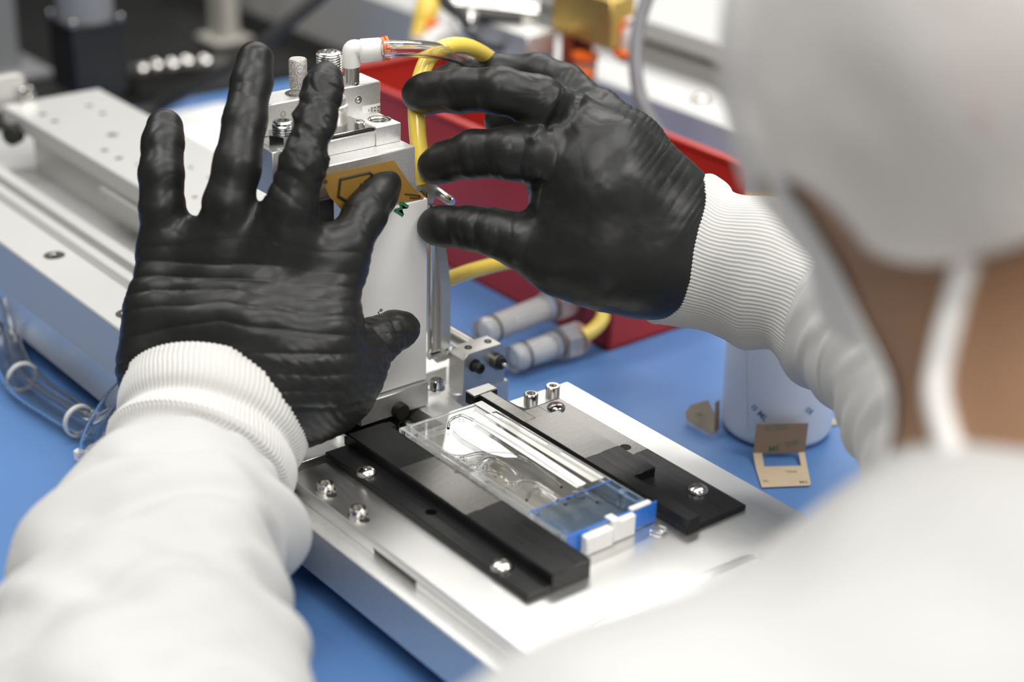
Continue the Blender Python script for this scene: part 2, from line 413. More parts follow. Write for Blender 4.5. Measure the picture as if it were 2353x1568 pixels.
for px_, py_ in ((240, 455),):
    c = at(px_, py_, y=y1 - 2.5); t.add('bracket_hole_shade', dark_disc(c, 0.7, (0, -1, 0)), HOLE_SHADE)  # disc paints the dark inside of the bracket hole
c = at(30, 195, x=xf - 8)
t.add('end_bracket', prism(rrect(c[1] - 60, 80, c[1] + 7, c[2] + 7, 4), 0, xf - 12, xf - 5, ch=0.4), ALUW)
c2 = at(58, 215, x=xf - 3); t.add('end_screw', lathe([(5, 0), (5, 4), (4, 5), (2, 5), (1.8, 3), (0.1, 3)], c2, (1, 0, 0.2), 24), STEEL)
c3 = at(24, 312, y=y1 - 6); t.add('bumper', lathe([(6.5, -6), (6.5, 0), (5.5, 1), (0.1, 1)], c3, (0.5, -0.8, 0), 24), RUBBER, label='black rubber bumper')
t.add('rear_block', box((-112, YF + 6, 37.5), (-16, -97, 44.5), 0.4), ALU)

# ---------------------------------------------------------------- fixture plate
ZP = 46.0
t = Thing('fixture_plate', 'wide pale aluminium fixture plate under the black rails', 'plate', (110, -50, 37.5))
xe = 254
poly = [(-7, -130), (xe, -130), (xe, 28.5), (-7, 28.5)]
t.add('plate', prism(poly, 2, 41.8, ZP, [rrect(156, -102, xe - 6, -9, 7)], ch=0.25) + box((150, -110, 42.0), (xe - 2, 0, 44.4), 0), ALU)
t.add('pocket_bevel', prism([(44.35, 155.2), (46.05, 155.2), (44.4, 158.6)], 1, -100, -11, ch=0.05), ALU)
t.add('spacer_bar', box((-9, -129.2, 37.55), (57, -112, 41.8), 0.3), ALU)
t.add('spacer_bar', box((88, -130, 37.55), (248, -40, 41.8), 0.3), ALU)
t.add('spacer_bar', box((-4, -24, 37.55), (248, -2, 41.8), 0.3), ALU)
for px_, py_ in ((748, 1128), (823, 1185)):
    c = at(px_, py_, z=ZP); s = t.add('cap_screw', cap_screw(c, 3.5, 4.0), STEEL)
    t.add('washer', ring(c, 4.1, 3.3, 0.5), STEEL, s); t.add('slot', dark_disc(c + V(4.6, 0, -0.02), 2.4, h=0.05), HOLE_SHADE, s)  # black disc paints the shaded slot end beside the screw
for px_, py_ in ((1220, 923), (1270, 905)):
    t.add('cap_screw', cap_screw(at(px_, py_, z=ZP), 3.45, 4.4), STEEL)
dots = at(1700, 1290, z=44.4)

# ---------------------------------------------------------------- the two black guide rails
t = Thing('guide_rail', 'black stepped guide rail on the left of the clear cartridge', 'rail', (60, -92, ZP))
t.add('flange', prism([(-10.8, -108.3), (131, -108.3), (131, -94), (-10.8, -94)], 2, ZP, 49.0, [circle(58.6, -101.3, 2.6)], ch=0.3), ANOD)
t.add('slot', dark_disc((58.6, -101.3, 46.2), 2.5), HOLE_SHADE)  # black floor painting the depth of the flange hole
stp = [(-96.4, ZP), (-76.6, ZP), (-76.6, 54.0), (-95.8, 54.0), (-96.4, 53.4)]
t.add('step', prism(stp, 0, -11.2, 131.4, ch=0.3), ANOD)
t.add('reflection', box((28, -95.9, 53.0), (75, -76.7, 54.08), 0.1), STEELG, label='painted grey inlay')  # grey panel paints a bright reflection on the black rail
for px_, py_ in ((843, 1088), (1153, 1304)):
    t.add('button_screw', button_screw(at(px_, py_, z=49.0), 4.6, 2.9), STEEL)
t.add('end_bar', box((-16, -95, ZP), (-11, -70, 50.5), 0.3), ANOD)
t = Thing('guide_rail', 'black notched guide rail on the right of the clear cartridge', 'rail', (60, -6, ZP))
fl = [(2.2, 11), (131, 11), (131, -24), (-4, -24), (-4, -15), (-8, -15), (-8, -6), (-1, -2.5)]
fl = [(-9.9, -24), (131, -24), (131, 10.8), (8.5, 10.8), (7.2, 9.8), (8.2, -6.5), (6.5, -9.2), (3.5, -10.3), (-6.8, -10.8), (-9.9, -13.5)]
t.add('flange', prism(fl, 2, ZP, 48.6, ch=0.3), ANOD)
t.add('step', prism([(-23.6, ZP), (-16.8, ZP), (-16.8, 52.9), (-23.6, 52.9)], 0, -10.0, 131.4, ch=0.3), ANOD)
t.add('ledge', box((23.8, -17.0, 48), (90, -3.6, 52.9), 0.3), ANOD)
t.add('reflection', box((24, -23.4, 52.0), (66, -3.8, 53.0), 0.1), STEELG, label='grey brushed inlay')  # this and the next grey panels paint the reflection on the black rail
t.add('reflection', box((-9.2, -23.4, 52.0), (23.7, -17.2, 52.98), 0.1), STEELG, label='grey brushed inlay')
t.add('reflection', box((8.8, -3.2, 47.6), (70, 10.4, 48.68), 0.1), STEELG, label='grey brushed inlay')
t.add('reflection', box((9, -16.6, 47.6), (23.6, -3.3, 48.7), 0.1), STEELG, label='grey brushed inlay')
t.add('button_screw', button_screw(at(1603, 1129, z=48.6), 4.6, 2.9), STEEL)
t.add('button_screw', button_screw(at(1278, 938, z=48.6), 4.3, 2.6), STEEL)
t.add('slot', dark_disc(at(1437, 1028, z=48.7), 2.6, h=0.12), HOLE_SHADE)  # flat disc, the slot's shade painted black
t.add('end_block', box((-18, -25.5, ZP), (-11, -11.5, 51.6), 0.3), ANOD)
t.add('end_reflection', box((-17.9, -25.4, 51.5), (-11.3, -11.7, 52.4), 0.2), ALUD, label='painted grey reflection on top of the end block')  # thin grey sheet paints the glossy reflection on the black block

# ---------------------------------------------------------------- clear cartridge
zt = 55.0
cb = [at(914, 985, z=zt), at(1112, 926, z=zt), at(1500, 1160, z=zt), at(1327, 1226, z=zt)]
x0 = (cb[0][0] + cb[1][0]) / 2; x1 = (cb[2][0] + cb[3][0]) / 2
ya = (cb[0][1] + at(1250, 1205, z=zt)[1]) / 2; yb = (cb[1][1] + cb[2][1]) / 2
print('cartridge', x0, x1, ya, yb)
t = Thing('clear_cartridge', 'clear plastic fluidic cartridge lying between the black rails', 'cartridge', ((x0 + x1) / 2, (ya + yb) / 2, 46.2))
t.add('lightening_plate', box((x0 + 2, ya + 4, 46.1), (x1 - 2, yb - 3, 46.6), 0.1), mat('matt_grey_plate', (0.40, 0.385, 0.35), 0.3, 0.4), label='added grey plate lightening the clear cartridge from below')  # added plate, lightens what shows through the clear cartridge
t.add('lid', box((x0, ya + 5, 53.6), (x1 - 0.5, yb - 5, zt), 0.25), LIDM)
def ladder(y_0, y_1, holes_x):
    hs = []; xs = [x0 + 2] + holes_x + [x1 - 4]
    for k in range(len(xs) - 1):
        a_, b_ = xs[k] + 1.6, xs[k + 1] - 1.6
        if b_ - a_ > 3: hs.append([(a_, y_0 + 1.3), (b_, y_0 + 1.3), (b_, y_1 - 1.2), (a_, y_1 - 1.2)])
    return prism([(x0 - 0.5, y_0), (x1, y_0), (x1, y_1), (x0 - 0.5, y_1)], 2, 48.4, zt + 0.5, hs, ch=0.25)
t.add('side_frame', ladder(ya, ya + 5, [x0 + 7, x0 + 52, x0 + 58, x0 + 92]), CLEARF)
t.add('side_frame', ladder(yb - 5, yb, [x0 + 6, x0 + 10, x0 + 52, x0 + 57, x0 + 100]), CLEARF)
t.add('end_frame', box((x0 - 0.5, ya + 5, 48.4), (x0 + 1.2, yb - 5, zt + 0.4), 0.2), CLEARF)
t.add('end_frame', box((x1 - 1.6, ya + 5, 48.4), (x1, yb - 5, zt + 0.2), 0.2), CLEARF)
def cpx(pts, z=zt): return [tuple(at(p[0], p[1], z=z)[:2]) for p in pts]
WHITEC = mat('white_membrane', (0.90, 0.895, 0.88), 0.25, coat=0.3)
t.add('membrane', prism(cpx([(1086, 970), (1106, 958), (1245, 1045), (1347, 1112), (1325, 1122)]), 2, zt + 0.03, zt + 0.2, ch=0.05), WHITEC, label='white membrane strip')
t.add('membrane', prism(cpx([(1042, 970), (1056, 966), (1074, 974), (1150, 1022), (1190, 1052), (1160, 1052), (1120, 1042), (1060, 1008), (1038, 986)]), 2, zt + 0.03, zt + 0.2, ch=0.05), WHITEC, label='white membrane pocket')
t.add('membrane', prism(cpx([(1112, 954), (1140, 950), (1175, 968), (1390, 1098), (1360, 1108), (1250, 1041)]), 2, zt + 0.02, zt + 0.12, ch=0.04), mat('pale_grey_membrane', (0.62, 0.61, 0.57), 0.2, coat=0.3), label='pale grey membrane beside the white strip')
def rib(pts, w=0.7, z0=zt - 0.1, h=0.6):
    P = [np.array([*q, z0 + h * 0.2]) for q in cpx(pts)]
    return tube(P, w, 8, n=5)
gg = G()
for path in ([(1030, 985), (1034, 968), (1050, 958), (1075, 960), (1180, 1020), (1330, 1120)],
             [(1000, 1040), (1060, 1050), (1105, 1042), (1190, 1048), (1260, 1095), (1290, 1120)],
             [(1045, 1075), (1090, 1072), (1120, 1055), (1150, 1062), (1200, 1100), (1170, 1110), (1130, 1082), (1100, 1092)],
             [(1160, 1125), (1190, 1108), (1225, 1108), (1270, 1135), (1300, 1160)],
             [(1210, 1150), (1230, 1120), (1280, 1150)], [(1305, 1145), (1318, 1132), (1345, 1135), (1372, 1155)]):
    gg = gg + rib(path)
t.add('channel', gg, CLEAR, kind='stuff')
gg = G()
for px_, py_, r in ((1062, 1056, 2.0), (1146, 1094, 2.2), (1332, 1140, 2.4), (1060, 968, 1.6), (1115, 1075, 1.3)):
    c = np.array([*cpx([(px_, py_)])[0], zt - 0.2]); gg = gg + ring(c, r, r * 0.6, 0.9, n=20)
t.add('port', gg, CLEAR, kind='stuff')
t.add('mould_mark', text_geo('63', 3.4, [*cpx([(1335, 1141)])[0], zt + 0.02], (-0.15, 1, 0), (-1, -0.15, 0), 0.12), mat('moulded_mark', (0.30, 0.28, 0.25), 0.3))
# blue tape and white tabs over the near end
t.add('blue_tape', box((x1 - 24, ya + 0.6, zt + 0.55), (x1 + 0.4, yb - 0.6, zt + 0.62), 0.02), TAPEC)
t.add('tape_edge', box((x1 - 24.3, ya + 0.6, zt + 0.56), (x1 - 23.8, yb - 0.6, zt + 0.7), 0.02), TAPEB, label='dark blue tape edge')
t.add('tape_edge', box((x1 - 0.6, ya + 0.8, zt + 0.5), (x1 + 0.5, yb - 0.8, zt + 0.75), 0.02), TAPEB, label='dark blue tape edge')
t.add('tape_flap', box((x1 + 0.1, yb - 17, 46.6), (x1 + 0.9, yb + 2.2, zt + 1.2), 0.2) + box((x1 + 0.1, ya + 0.4, 46.8), (x1 + 0.6, ya + 12, zt + 0.4), 0.2), TAPEB, label='blue end flap of the tape')
yt = ya + 7.5
t.add('white_tab', box((x1 + 0.4, yt, 46.1), (x1 + 4.6, yt + 14.5, zt - 0.4), 0.6), WHITEP, label='white foam end tab')
t.add('white_tab', box((x1 + 0.4, yt + 15.0, 46.2), (x1 + 3.6, yt + 27.5, zt + 0.9), 0.6) + box((x1 - 2.5, yt + 15, zt + 0.75), (x1 + 3.4, yt + 19, zt + 1.6), 0.3) + box((x1 - 1.5, yt + 27, zt + 0.7), (x1 + 1.0, yb - 1, zt + 2.2), 0.4), WHITEP, label='white foam end tab')
t.add('pull_tab', tube([at(1515, 1212, z=47), at(1530, 1218, z=47), at(1518, 1228, z=47), at(1495, 1222, z=47)], 0.9, 8), CLEAR, label='clear pull tab')

# ---------------------------------------------------------------- press head standing behind the fixture plate
t = Thing('press_head', 'upright aluminium press column with a white faced pad, behind the cartridge', 'press', (-72, -51, 40))
xc = -50.0
t.add('column', box((-95, -72, 40), (xc, -31.5, 150), 0.4), ALUP)
hl = at(754, 380, x=xc); hr = at(953, 336, x=xc); ztop = (hl[2] + hr[2]) / 2
print('head', hl, hr)
yl_ = at(610, 415, x=xc)[1]
t.add('head_plate', box((-84, -96, 148), (xc + 0.6, hr[1], ztop), 0.4), ALUP)
pl = at(818, 918, x=-43); pr = at(980, 876, x=-43); pt = at(980, 457, x=-43); ptl = at(760, 505, x=-43)
ypl = at(760, 700, x=-43)[1]
print('pad', pl, pr, pt)
t.add('pad', box((xc, pl[1], pl[2] - 1), (-43, pr[1], pt[2]), 0.35), LABELW, label='white paper faced pad')
t.add('seal_strip', box((xc + 0.5, pr[1], pl[2] + 20), (xc + 4.8, pr[1] + 1.6, pt[2] + 2), 0.4), RUBBER, label='black rubber seal strip')
sA = at(733, 470, x=-46); sB = at(768, 470, x=-46)
t.add('pad_side', box((xc - 1, sA[1], 100), (-46, sB[1], at(750, 458, x=-46)[2]), 0.3), RUBBER, label='black block in the dark slot left of the pad')  # black block fills the dark slot beside the pad
ct = at(828, 929, x=-40); cbm = at(829, 982, x=-40); cr = at(985, 935, x=-40)
t.add('clamp_block', box((-64, ct[1], cbm[2]), (-40, cr[1], ct[2]), 0.5), ALUD)
kc = at(915, 941, x=-40)
t.add('knob', lathe([(4.0, -1), (4.0, 3.6), (3.7, 4.1), (0.1, 4.1)], kc, (1, 0, 0), 28), BLACK, label='small black knob')
t.add('lower_carriage', box((-92, -76, 39.5), (-48, -37.4, 46), 0.3), BLACK, label='black lower carriage')
t.add('lower_carriage', box((-74.5, -79.5, 14.6), (-13.5, -37.8, 30), 0.3), BLACK, label='black lower carriage')
cd = at(936, 980, z=30); t.add('dome_screw', button_screw(cd, 4.6, 2.6), STEEL)
t.add('leg_plate', box((-66, cr[1] - 6, 36.7), (-48, cr[1] + 1.8, 52), 0.4), ALUW)
t.add('leg_plate', box((-60, -84, 37.6), (-40, -80.2, 47), 0.3), ALU)
t.add('leg_plate', box((-80, -95.5, 37.6), (-52, -82, 56), 0.3), ALU)
# guide rod and lever on the right flank
rx = -56.0
ra = at(991, 470, x=rx); rb = at(991, 806, x=rx)
t.add('guide_rod', lathe([(1.55, 0), (1.55, ra[2] - rb[2])], [rx, ra[1], rb[2]], n=18), STEEL)
lx = -52.0
q = lambda a_, b_: at(a_, b_, x=lx)
yA = q(1013, 700)[1]; yB = q(1037, 700)[1]
zt_, zm_, zb_ = q(1020, 565)[2], q(1030, 660)[2], q(1025, 832)[2]
t.add('lever', prism([(zb_, lx - 10), (zb_ - 1, lx - 3), (zb_ + 1.5, lx), (zm_, lx), (zt_ + 6, lx - 6.5), (zt_ + 8, lx - 11)], 1, yA, yB, ch=0.5), ALUD, label='grey tapered lever')
c = at(985, 818, x=-54); t.add('pin', lathe([(2.2, 0), (2.2, 9), (3.0, 9), (3.0, 10)], c, (0, 1, 0), 20), STEEL)
c = at(1003, 440, x=-64); e = at(1040, 465, x=-50)
t.add('plunger', lathe([(2.4, 0), (2.4, np.linalg.norm(e - c) - 1.5), (1.6, np.linalg.norm(e - c)), (0.1, np.linalg.norm(e - c))], c, e - c, 22), STEEL)
c = at(979, 470, x=-66); ct2 = at(971, 398, x=-66)
fit = t.add('push_fitting', lathe([(3.2, 0), (4.2, 3), (5.5, 5), (5.5, ct2[2] - c[2] - 1), (5.0, ct2[2] - c[2])], c, (-0.05, -0.03, 1), 26), mat('light_grey_plastic', (0.5, 0.5, 0.49), 0.35), label='grey push fitting')
t.add('collar', lathe([(4.6, 0), (5.2, 0.5), (5.2, 2.4), (4.4, 3.0)], ct2 - V(0, 0, 0.3), (-0.05, -0.03, 1), 26), ORANGE, fit, label='orange release collar')
# manifold on top
zm = ztop
mf = -60.0
rbl = at(861, 293, x=mf); rbr = at(919, 280, x=mf); ztr = (rbl[2] + rbr[2]) / 2
ml = at(646, 336, x=mf); print('mani', rbl, rbr, ml, ztop)
ymR = at(863, 303, x=mf)[1]
t.add('manifold', prism([(-101, zm - 9), (-101, ztr - 2), (ymR, ztr - 2), (ymR, zm + 0.02), (-84, zm + 0.02), (-92, zm - 4), (-97, zm - 5)], 0, -88, mf - 0.5, ch=0.35) if False else box((-90, -101, zm - 14), (mf, -96.2, ztr - 2), 0.3) + box((-90, -96.5, zm), (mf, ymR, ztr - 2), 0.3), ALUP)
hc = at(872, 274, z=ztr)
t.add('port_block', prism([(-84, ymR), (mf + 0.6, ymR), (mf + 0.6, rbr[1]), (-84, rbr[1])], 2, zm, ztr, [circle(hc[0], hc[1], 5.4, 30)], ch=0.35), ALUP, label='end block with an open threaded port')
pr_ = [(5.45, 0.2)]
for k in range(6): pr_ += [(5.45, -0.5 - k * 1.1), (4.85, -0.95 - k * 1.1)]
t.add('port_thread', lathe([(p[0], p[1]) for p in pr_] + [(0.1, -7)], hc, n=30, open_top=True), STEEL)
t.add('cover_strip', box((-80, -78, ztr - 2), (mf - 1.0, ymR + 0.5, ztr - 0.8), 0.3), BLACK)
t.add('cover_strip', box((-80, -78, ztr - 0.8), (mf - 1.5, ymR, ztr - 0.2), 0.2), NICKEL)
t.add('cap_screw', cap_screw(at(826, 291, z=ztr - 0.2), 2.5, 2.8), ZINC)
# valve body
vx = -80.0
vr = at(875, 186, x=vx); vb = at(875, 259, x=vx); vl = at(612, 239, x=vx); 
zv1 = vr[2]; zv0 = ztr - 2
vbk = at(829, 167, z=zv1)
print('valve', vr, vb, vl, vbk)
ysp = at(775, 215, x=vx)[1]
t.add('valve_body', box((vbk[0], ysp, zv0), (vx, vr[1], zv1), 0.5), ALUP)
t.add('valve_body', box((vbk[0], vl[1] - 2, zv0), (vx, ysp - 0.3, zv1 - 1.2), 0.5), ALUP)
sc = at(823, 230, x=vx)
t.add('set_screw', ring(sc, 1.9, 1.3, 0.15, (1, 0, 0), 22) + lathe([(1.2, 0), (0.9, 0.6), (0.1, 0.8)], sc, (1, 0, 0), 18), STEEL)
sc = at(650, 262, x=vx); t.add('set_screw', ring(sc, 1.5, 0.9, 0.15, (1, 0, 0), 22), STEEL)
l0 = at(832, 243, x=vx); l1 = at(875, 268, x=vx)
lab = t.add('rating_label', box((vx, l0[1], l1[2]), (vx + 0.12, l1[1] - 0.4, l0[2] - 0.5), 0), LABELW)
ym = (l0[1] + l1[1]) / 2; zmid = (l0[2] + l1[2]) / 2
gg = text_geo('RVI', 2.6, (vx + 0.14, l1[1] - 1.5, zmid + 0.2), (0, 0, -1), (0, 1, 0), 0.05)
gg = gg + text_geo('K40I', 2.0, (vx + 0.14, l1[1] - 3.5, zmid), (0, 0, -1), (0, 1, 0), 0.05) + text_geo('RKEI', 1.9, (vx + 0.14, l1[1] - 5.2, zmid), (0, 0, -1), (0, 1, 0), 0.05) + text_geo('10 12', 1.3, (vx + 0.14, l1[1] - 6.8, zmid), (0, 0, -1), (0, 1, 0), 0.05)
t.add('label_print', gg, BLACKINK, lab)
# fittings on the valve
sb = at(686, 208, x=vx - 7); st = at(686, 134, x=vx - 7)
t.add('silencer_seat', ring([sb[0], sb[1], zv1 - 1.2], 6.2, 4.0, 0.3), NICKEL)
SINT = mat('sintered_bronze_grey', (0.30, 0.28, 0.26), 0.6, 0.7, nscale=2200, ncol=(0.72, 0.69, 0.66), nmix=0.14, bump=0.15, bscale=2200)
t.add('silencer', lathe([(3.6, zv1 - 2 - sb[2]), (3.6, 1.2), (4.1, 1.4), (4.1, st[2] - sb[2] - 0.6), (3.6, st[2] - sb[2]), (0.1, st[2] - sb[2])], sb, n=28), SINT, label='speckled sintered silencer')
def plug(c, z0, z1, r, hexh=0):
    p = [(r + 1.6, z0 - c[2])] if hexh else [(r, z0 - c[2])]
    hx = ()
    if hexh: p = [(r + 1.3, z0 - c[2]), (r + 1.3, z0 + hexh - c[2])]; hx = (0, 1)
    z = z0 + hexh; p.append((r, z - c[2] + 0.1))
    while z < z1 - 2.2: p += [(r, z - c[2] + 0.35), (r - 0.55, z - c[2] + 0.75), (r, z - c[2] + 1.15)]; z += 1.15
    p += [(r - 0.5, z1 - 1.6 - c[2]), (r - 0.4, z1 - 0.5 - c[2]), (r - 1.0, z1 - c[2]), (r * 0.55, z1 - c[2]), (r * 0.5, z1 - 0.4 - c[2]), (r * 0.48, z1 - 4 - c[2]), (0.1, z1 - 4 - c[2])]
    hx = hx + (len(p) - 3, len(p) - 2)
    return lathe(p, c, n=36, hexed=hx)
pc = at(756, 118, x=vx + 2); 
t.add('threaded_plug', plug(pc, pc[2] - 22, pc[2], 5.9), ZINC, label='zinc threaded plug with hex socket')
t.add('plug_boss', lathe([(7.8, zv0 - pc[2]), (7.8, -27), (8.2, -26.5), (8.2, -24.5), (7.2, -24), (7.2, -21)], pc, n=32), ALUP)
pc2 = at(650, 277, x=mf - 7)
t.add('threaded_plug', plug(pc2, pc2[2] - 11, pc2[2], 4.9, hexh=5.5), ZINC, label='short zinc hex plug')
ec = at(808, 190, x=vx - 4); et = at(808, 152, x=vx - 4)
el = t.add('elbow_fitting', lathe([(3.75, -0.6), (3.75, 0.6), (3.5, 0.8), (3.5, et[2] - ec[2])], ec, n=30, hexed=(2, 3)) , NICKEL, label='nickel hex of the elbow fitting')
eh = at(806, 118, x=vx - 4); eo = at(880, 113, x=vx + 2)
d_ = (eo - eh); d_ = d_ / np.linalg.norm(d_)
Lh = np.linalg.norm(eo - eh)
t.add('elbow_body', tube([et + V(0, 0, 0), eh - V(0, 0, 1.5), eh + d_ * 1.2 + V(0, 0, 1.2), eh + d_ * 6.5], 4.1, 26, n=6) + lathe([(4.5, 3.5), (5.4, 5), (5.4, Lh - 1.4), (5.1, Lh - 0.8)], eh, d_, 30), WHITEP, el, label='white elbow body')
t.add('collar', lathe([(4.6, Lh - 1.2), (5.6, Lh - 0.8), (5.6, Lh + 0.4), (5.0, Lh + 0.7), (5.9, Lh + 1.1), (5.9, Lh + 2.2), (5.2, Lh + 2.6)], eh, d_, 30), ORANGE, el, label='orange release collar')
# green and black print on the pad liner
nrm = 0.05
mk = at(923, 480, x=-43); 
t.add('printed_mark', text_geo('M', 8.6, mk + V(nrm, 0, 0), (0, 0.62, 0.78), (0, -0.78, 0.62), 0.05, 0.03), GREENINK, label='green letter M')
mk = at(874, 713, x=-43)
t.add('printed_mark', text_geo('re', 3.4, mk + V(nrm, -0.3, -0.4), (0, 0.72, 0.69), (0, -0.69, 0.72), 0.05), BLACKINK, label='small black letters re')

# ---------------------------------------------------------------- amber film under the index finger
zt0 = pt[2] - 4
B0 = at(757, 455, x=-42.6); B1 = at(975, 455, x=-42.6)
bl, br = at(784, 474, x=-42.4), at(972, 458, x=-42.4)
tl, tr = at(736, 404, x=-41), at(905, 368, x=-41)
ml_, mr_ = at(757, 452, x=-41.5), at(940, 420, x=-40.5)
rows = []
for a_, b_ in ((tl, tr), (ml_, mr_), (at(786, 484, x=-42.6), at(974, 458, x=-42.6))):
    rows.append([a_ + (b_ - a_) * s for s in np.linspace(0, 1, 5)])
t = Thing('amber_film', 'amber film with a dark printed outline held under the index finger', 'film', at(840, 470, x=-42))
t.add('film_sheet', sheet(rows, 0.12), AMBER)
def onfilm(u, v):
    v = v * 2; i = min(int(v), 1); f = v - i; 
    L_ = [np.array(r[0]) * (1 - u) + np.array(r[-1]) * u for r in rows]
    return L_[i] * (1 - f) + L_[i + 1] * f + V(0.35, -0.1, 0.1)
gl = G()
pth = [(0.16, 0.82), (0.10, 0.52), (0.22, 0.16), (0.60, 0.14), (0.64, 0.22)]
for k in range(len(pth) - 1):
    a_, b_ = onfilm(*pth[k]), onfilm(*pth[k + 1]); gl = gl + tube([a_, (a_ + b_) / 2, b_], 0.6, 8, n=2)
t.add('printed_outline', gl, AMBERP)
t.add('printed_outline', tube([onfilm(0.44, 0.47), onfilm(0.42, 0.38), onfilm(0.46, 0.33), onfilm(0.50, 0.35)], 0.5, 6, n=3), AMBERP)
t.add('printed_dot', lathe([(0.9, 0), (0.9, 0.2), (0.1, 0.2)], onfilm(0.03, 0.15), (1, 0, 0.2), 14), AMBERP)
t.add('printed_outline', tube([onfilm(0.84, 0.78), onfilm(0.98, 0.88), onfilm(0.95, 0.95), onfilm(0.86, 0.9)], 0.3, 6, n=3), AMBERP)
fold = [[at(904, 402, x=-44), at(948, 440, x=-46), at(988, 446, x=-50)], [at(912, 440, x=-43), at(955, 455, x=-43.5), at(983, 456, x=-45)]]
t.add('film_fold', sheet(fold, 0.12), AMBER)

# ---------------------------------------------------------------- stop block, its foot and the slotted base
t = Thing('slotted_base', 'silver U-shaped base plate behind the fixture plate corner', 'bracket', (-40, -5, 14.5))
zb = at(1168, 873, x=-40)[2]; ybR = at(1168, 880, x=-40)[1]
print('base', zb, ybR)
arc = [(-40 + 0.0, ybR), (-40, -6)] + [(-40 - 6 + 6 * math.cos(a) + 0, -6 - 9 * math.sin(a)) for a in np.radians([30, 60, 90])] + [(-34, -17), (-24, -17), (-13, -21), (-13, -36), (-112, -36), (-112, ybR)]
t.add('plate', prism(arc, 2, 20, zb, ch=0.4), ALUP)
t.add('pedestal', box((-112, -36, 14.5), (-60, ybR, 20), 0.3), ALUP)
a = at(995, 905, x=-58); 
t.add('foot_block', box((-74, at(985, 905, x=-58)[1] - 4, zb), (-58, at(1026, 900, x=-58)[1], zb + 7), 0.4), ALUP)
c = at(1003, 893, z=zb + 7); s = t.add('cap_screw', cap_screw(c, 3.2, 5.0), STEEL); t.add('washer', ring(c, 4.2, 3.1, 0.6), STEEL, s)
sb0 = at(1064, 905, x=-40); sb1 = at(1160, 868, x=-40); stz = at(1077, 814, x=-40)[2]
y0_, y1_ = sb0[1], sb1[1]
t = Thing('stop_block', 'small grey stop block with two screws and a steel tip, right of the column', 'block', (-45, (y0_ + y1_) / 2, zb))
ch_ = 2.6
t.add('body', prism([(y0_, zb), (y1_, zb), (y1_, stz - ch_), (y1_ - ch_, stz), (y0_ + ch_, stz), (y0_, stz - ch_)], 0, -52, -40, ch=0.3), ALUD)
for px_, py_ in ((1076, 799), (1121, 785)):
    c = at(px_, py_, z=stz); t.add('set_screw', ring(c, 1.9, 0.9, 0.35, n=22), BLACK); 
c = at(1090, 840, x=-40); t.add('hex_screw', lathe([(3.3, 0), (3.3, 0.5), (2.6, 0.6), (2.6, 5.2), (2.2, 5.6), (1.3, 5.6), (1.2, 4.6), (0.1, 4.6)], c, (1, 0, 0), 24), BLACK)
c = at(1138, 828, x=-40); sl = t.add('bumper_sleeve', lathe([(4.0, 0), (4.0, 3.6), (3.4, 4.0)], c, (1, 0, 0), 26), STEELG)
t.add('bumper_ring', lathe([(3.0, 3.5), (3.0, 5.4), (1.8, 5.6)], c, (1, 0, 0), 24), RUBBER, sl); t.add('bumper_tip', lathe([(1.3, 4), (1.3, 8.6), (0.9, 9), (0.1, 9)], c, (1, 0, 0), 20), STEEL, sl)
t.add('damper_tube', lathe([(4.0, 0), (4.0, 26), (3.0, 27)], [-52, c[1] - 1, c[2] + 1], (-1, 0, 0), 26), NICKEL)

# ---------------------------------------------------------------- hoses by the press
def dpath(l): return [at(a_, b_, d=c_) for a_, b_, c_ in l]
solo('yellow_hose', 'glossy yellow hose looping up from the push fitting beside the press column', 'hose',
     tube(dpath([(976, 425, 806), (969, 380, 806), (960, 310, 806), (957, 240, 807), (966, 180, 809), (990, 128, 813), (1035, 105, 820), (1085, 111, 834), (1140, 148, 862), (1200, 220, 900), (1260, 330, 940)]), 4.0, 18, wall=1.0, n=8), YELLOW, smooth=60)
solo('yellow_hose', 'yellow hose running from behind the grey lever to the upper clear filter', 'hose',
     tube(dpath([(1012, 650, 840), (1040, 638, 855), (1100, 618, 885), (1180, 600, 925), (1260, 600, 960), (1330, 630, 985), (1352, 660, 990), (1335, 675, 985), (1316, 684, 980)]), 4.0, 16, wall=1.0), YELLOW, smooth=60)
solo('yellow_hose', 'short yellow hose bending up out of the lower clear filter', 'hose',
     tube(dpath([(1340, 772, 966), (1358, 762, 968), (1380, 740, 972), (1388, 712, 976), (1388, 660, 985), (1380, 600, 1000)]), 4.1, 16, wall=1.0), YELLOW, smooth=60)
solo('clear_hose', 'clear hose running from the white elbow fitting behind the right glove', 'hose',
     tube(dpath([(880, 113, 781), (920, 112, 784), (980, 114, 798), (1040, 124, 828), (1090, 146, 862), (1180, 200, 910), (1260, 290, 950)]), 4.0, 20, wall=1.2), CLEART, smooth=60)
FILT = mat('frosted_clear_filter', (0.86, 0.87, 0.88), 0.16, trans=0.72, ior=1.4)
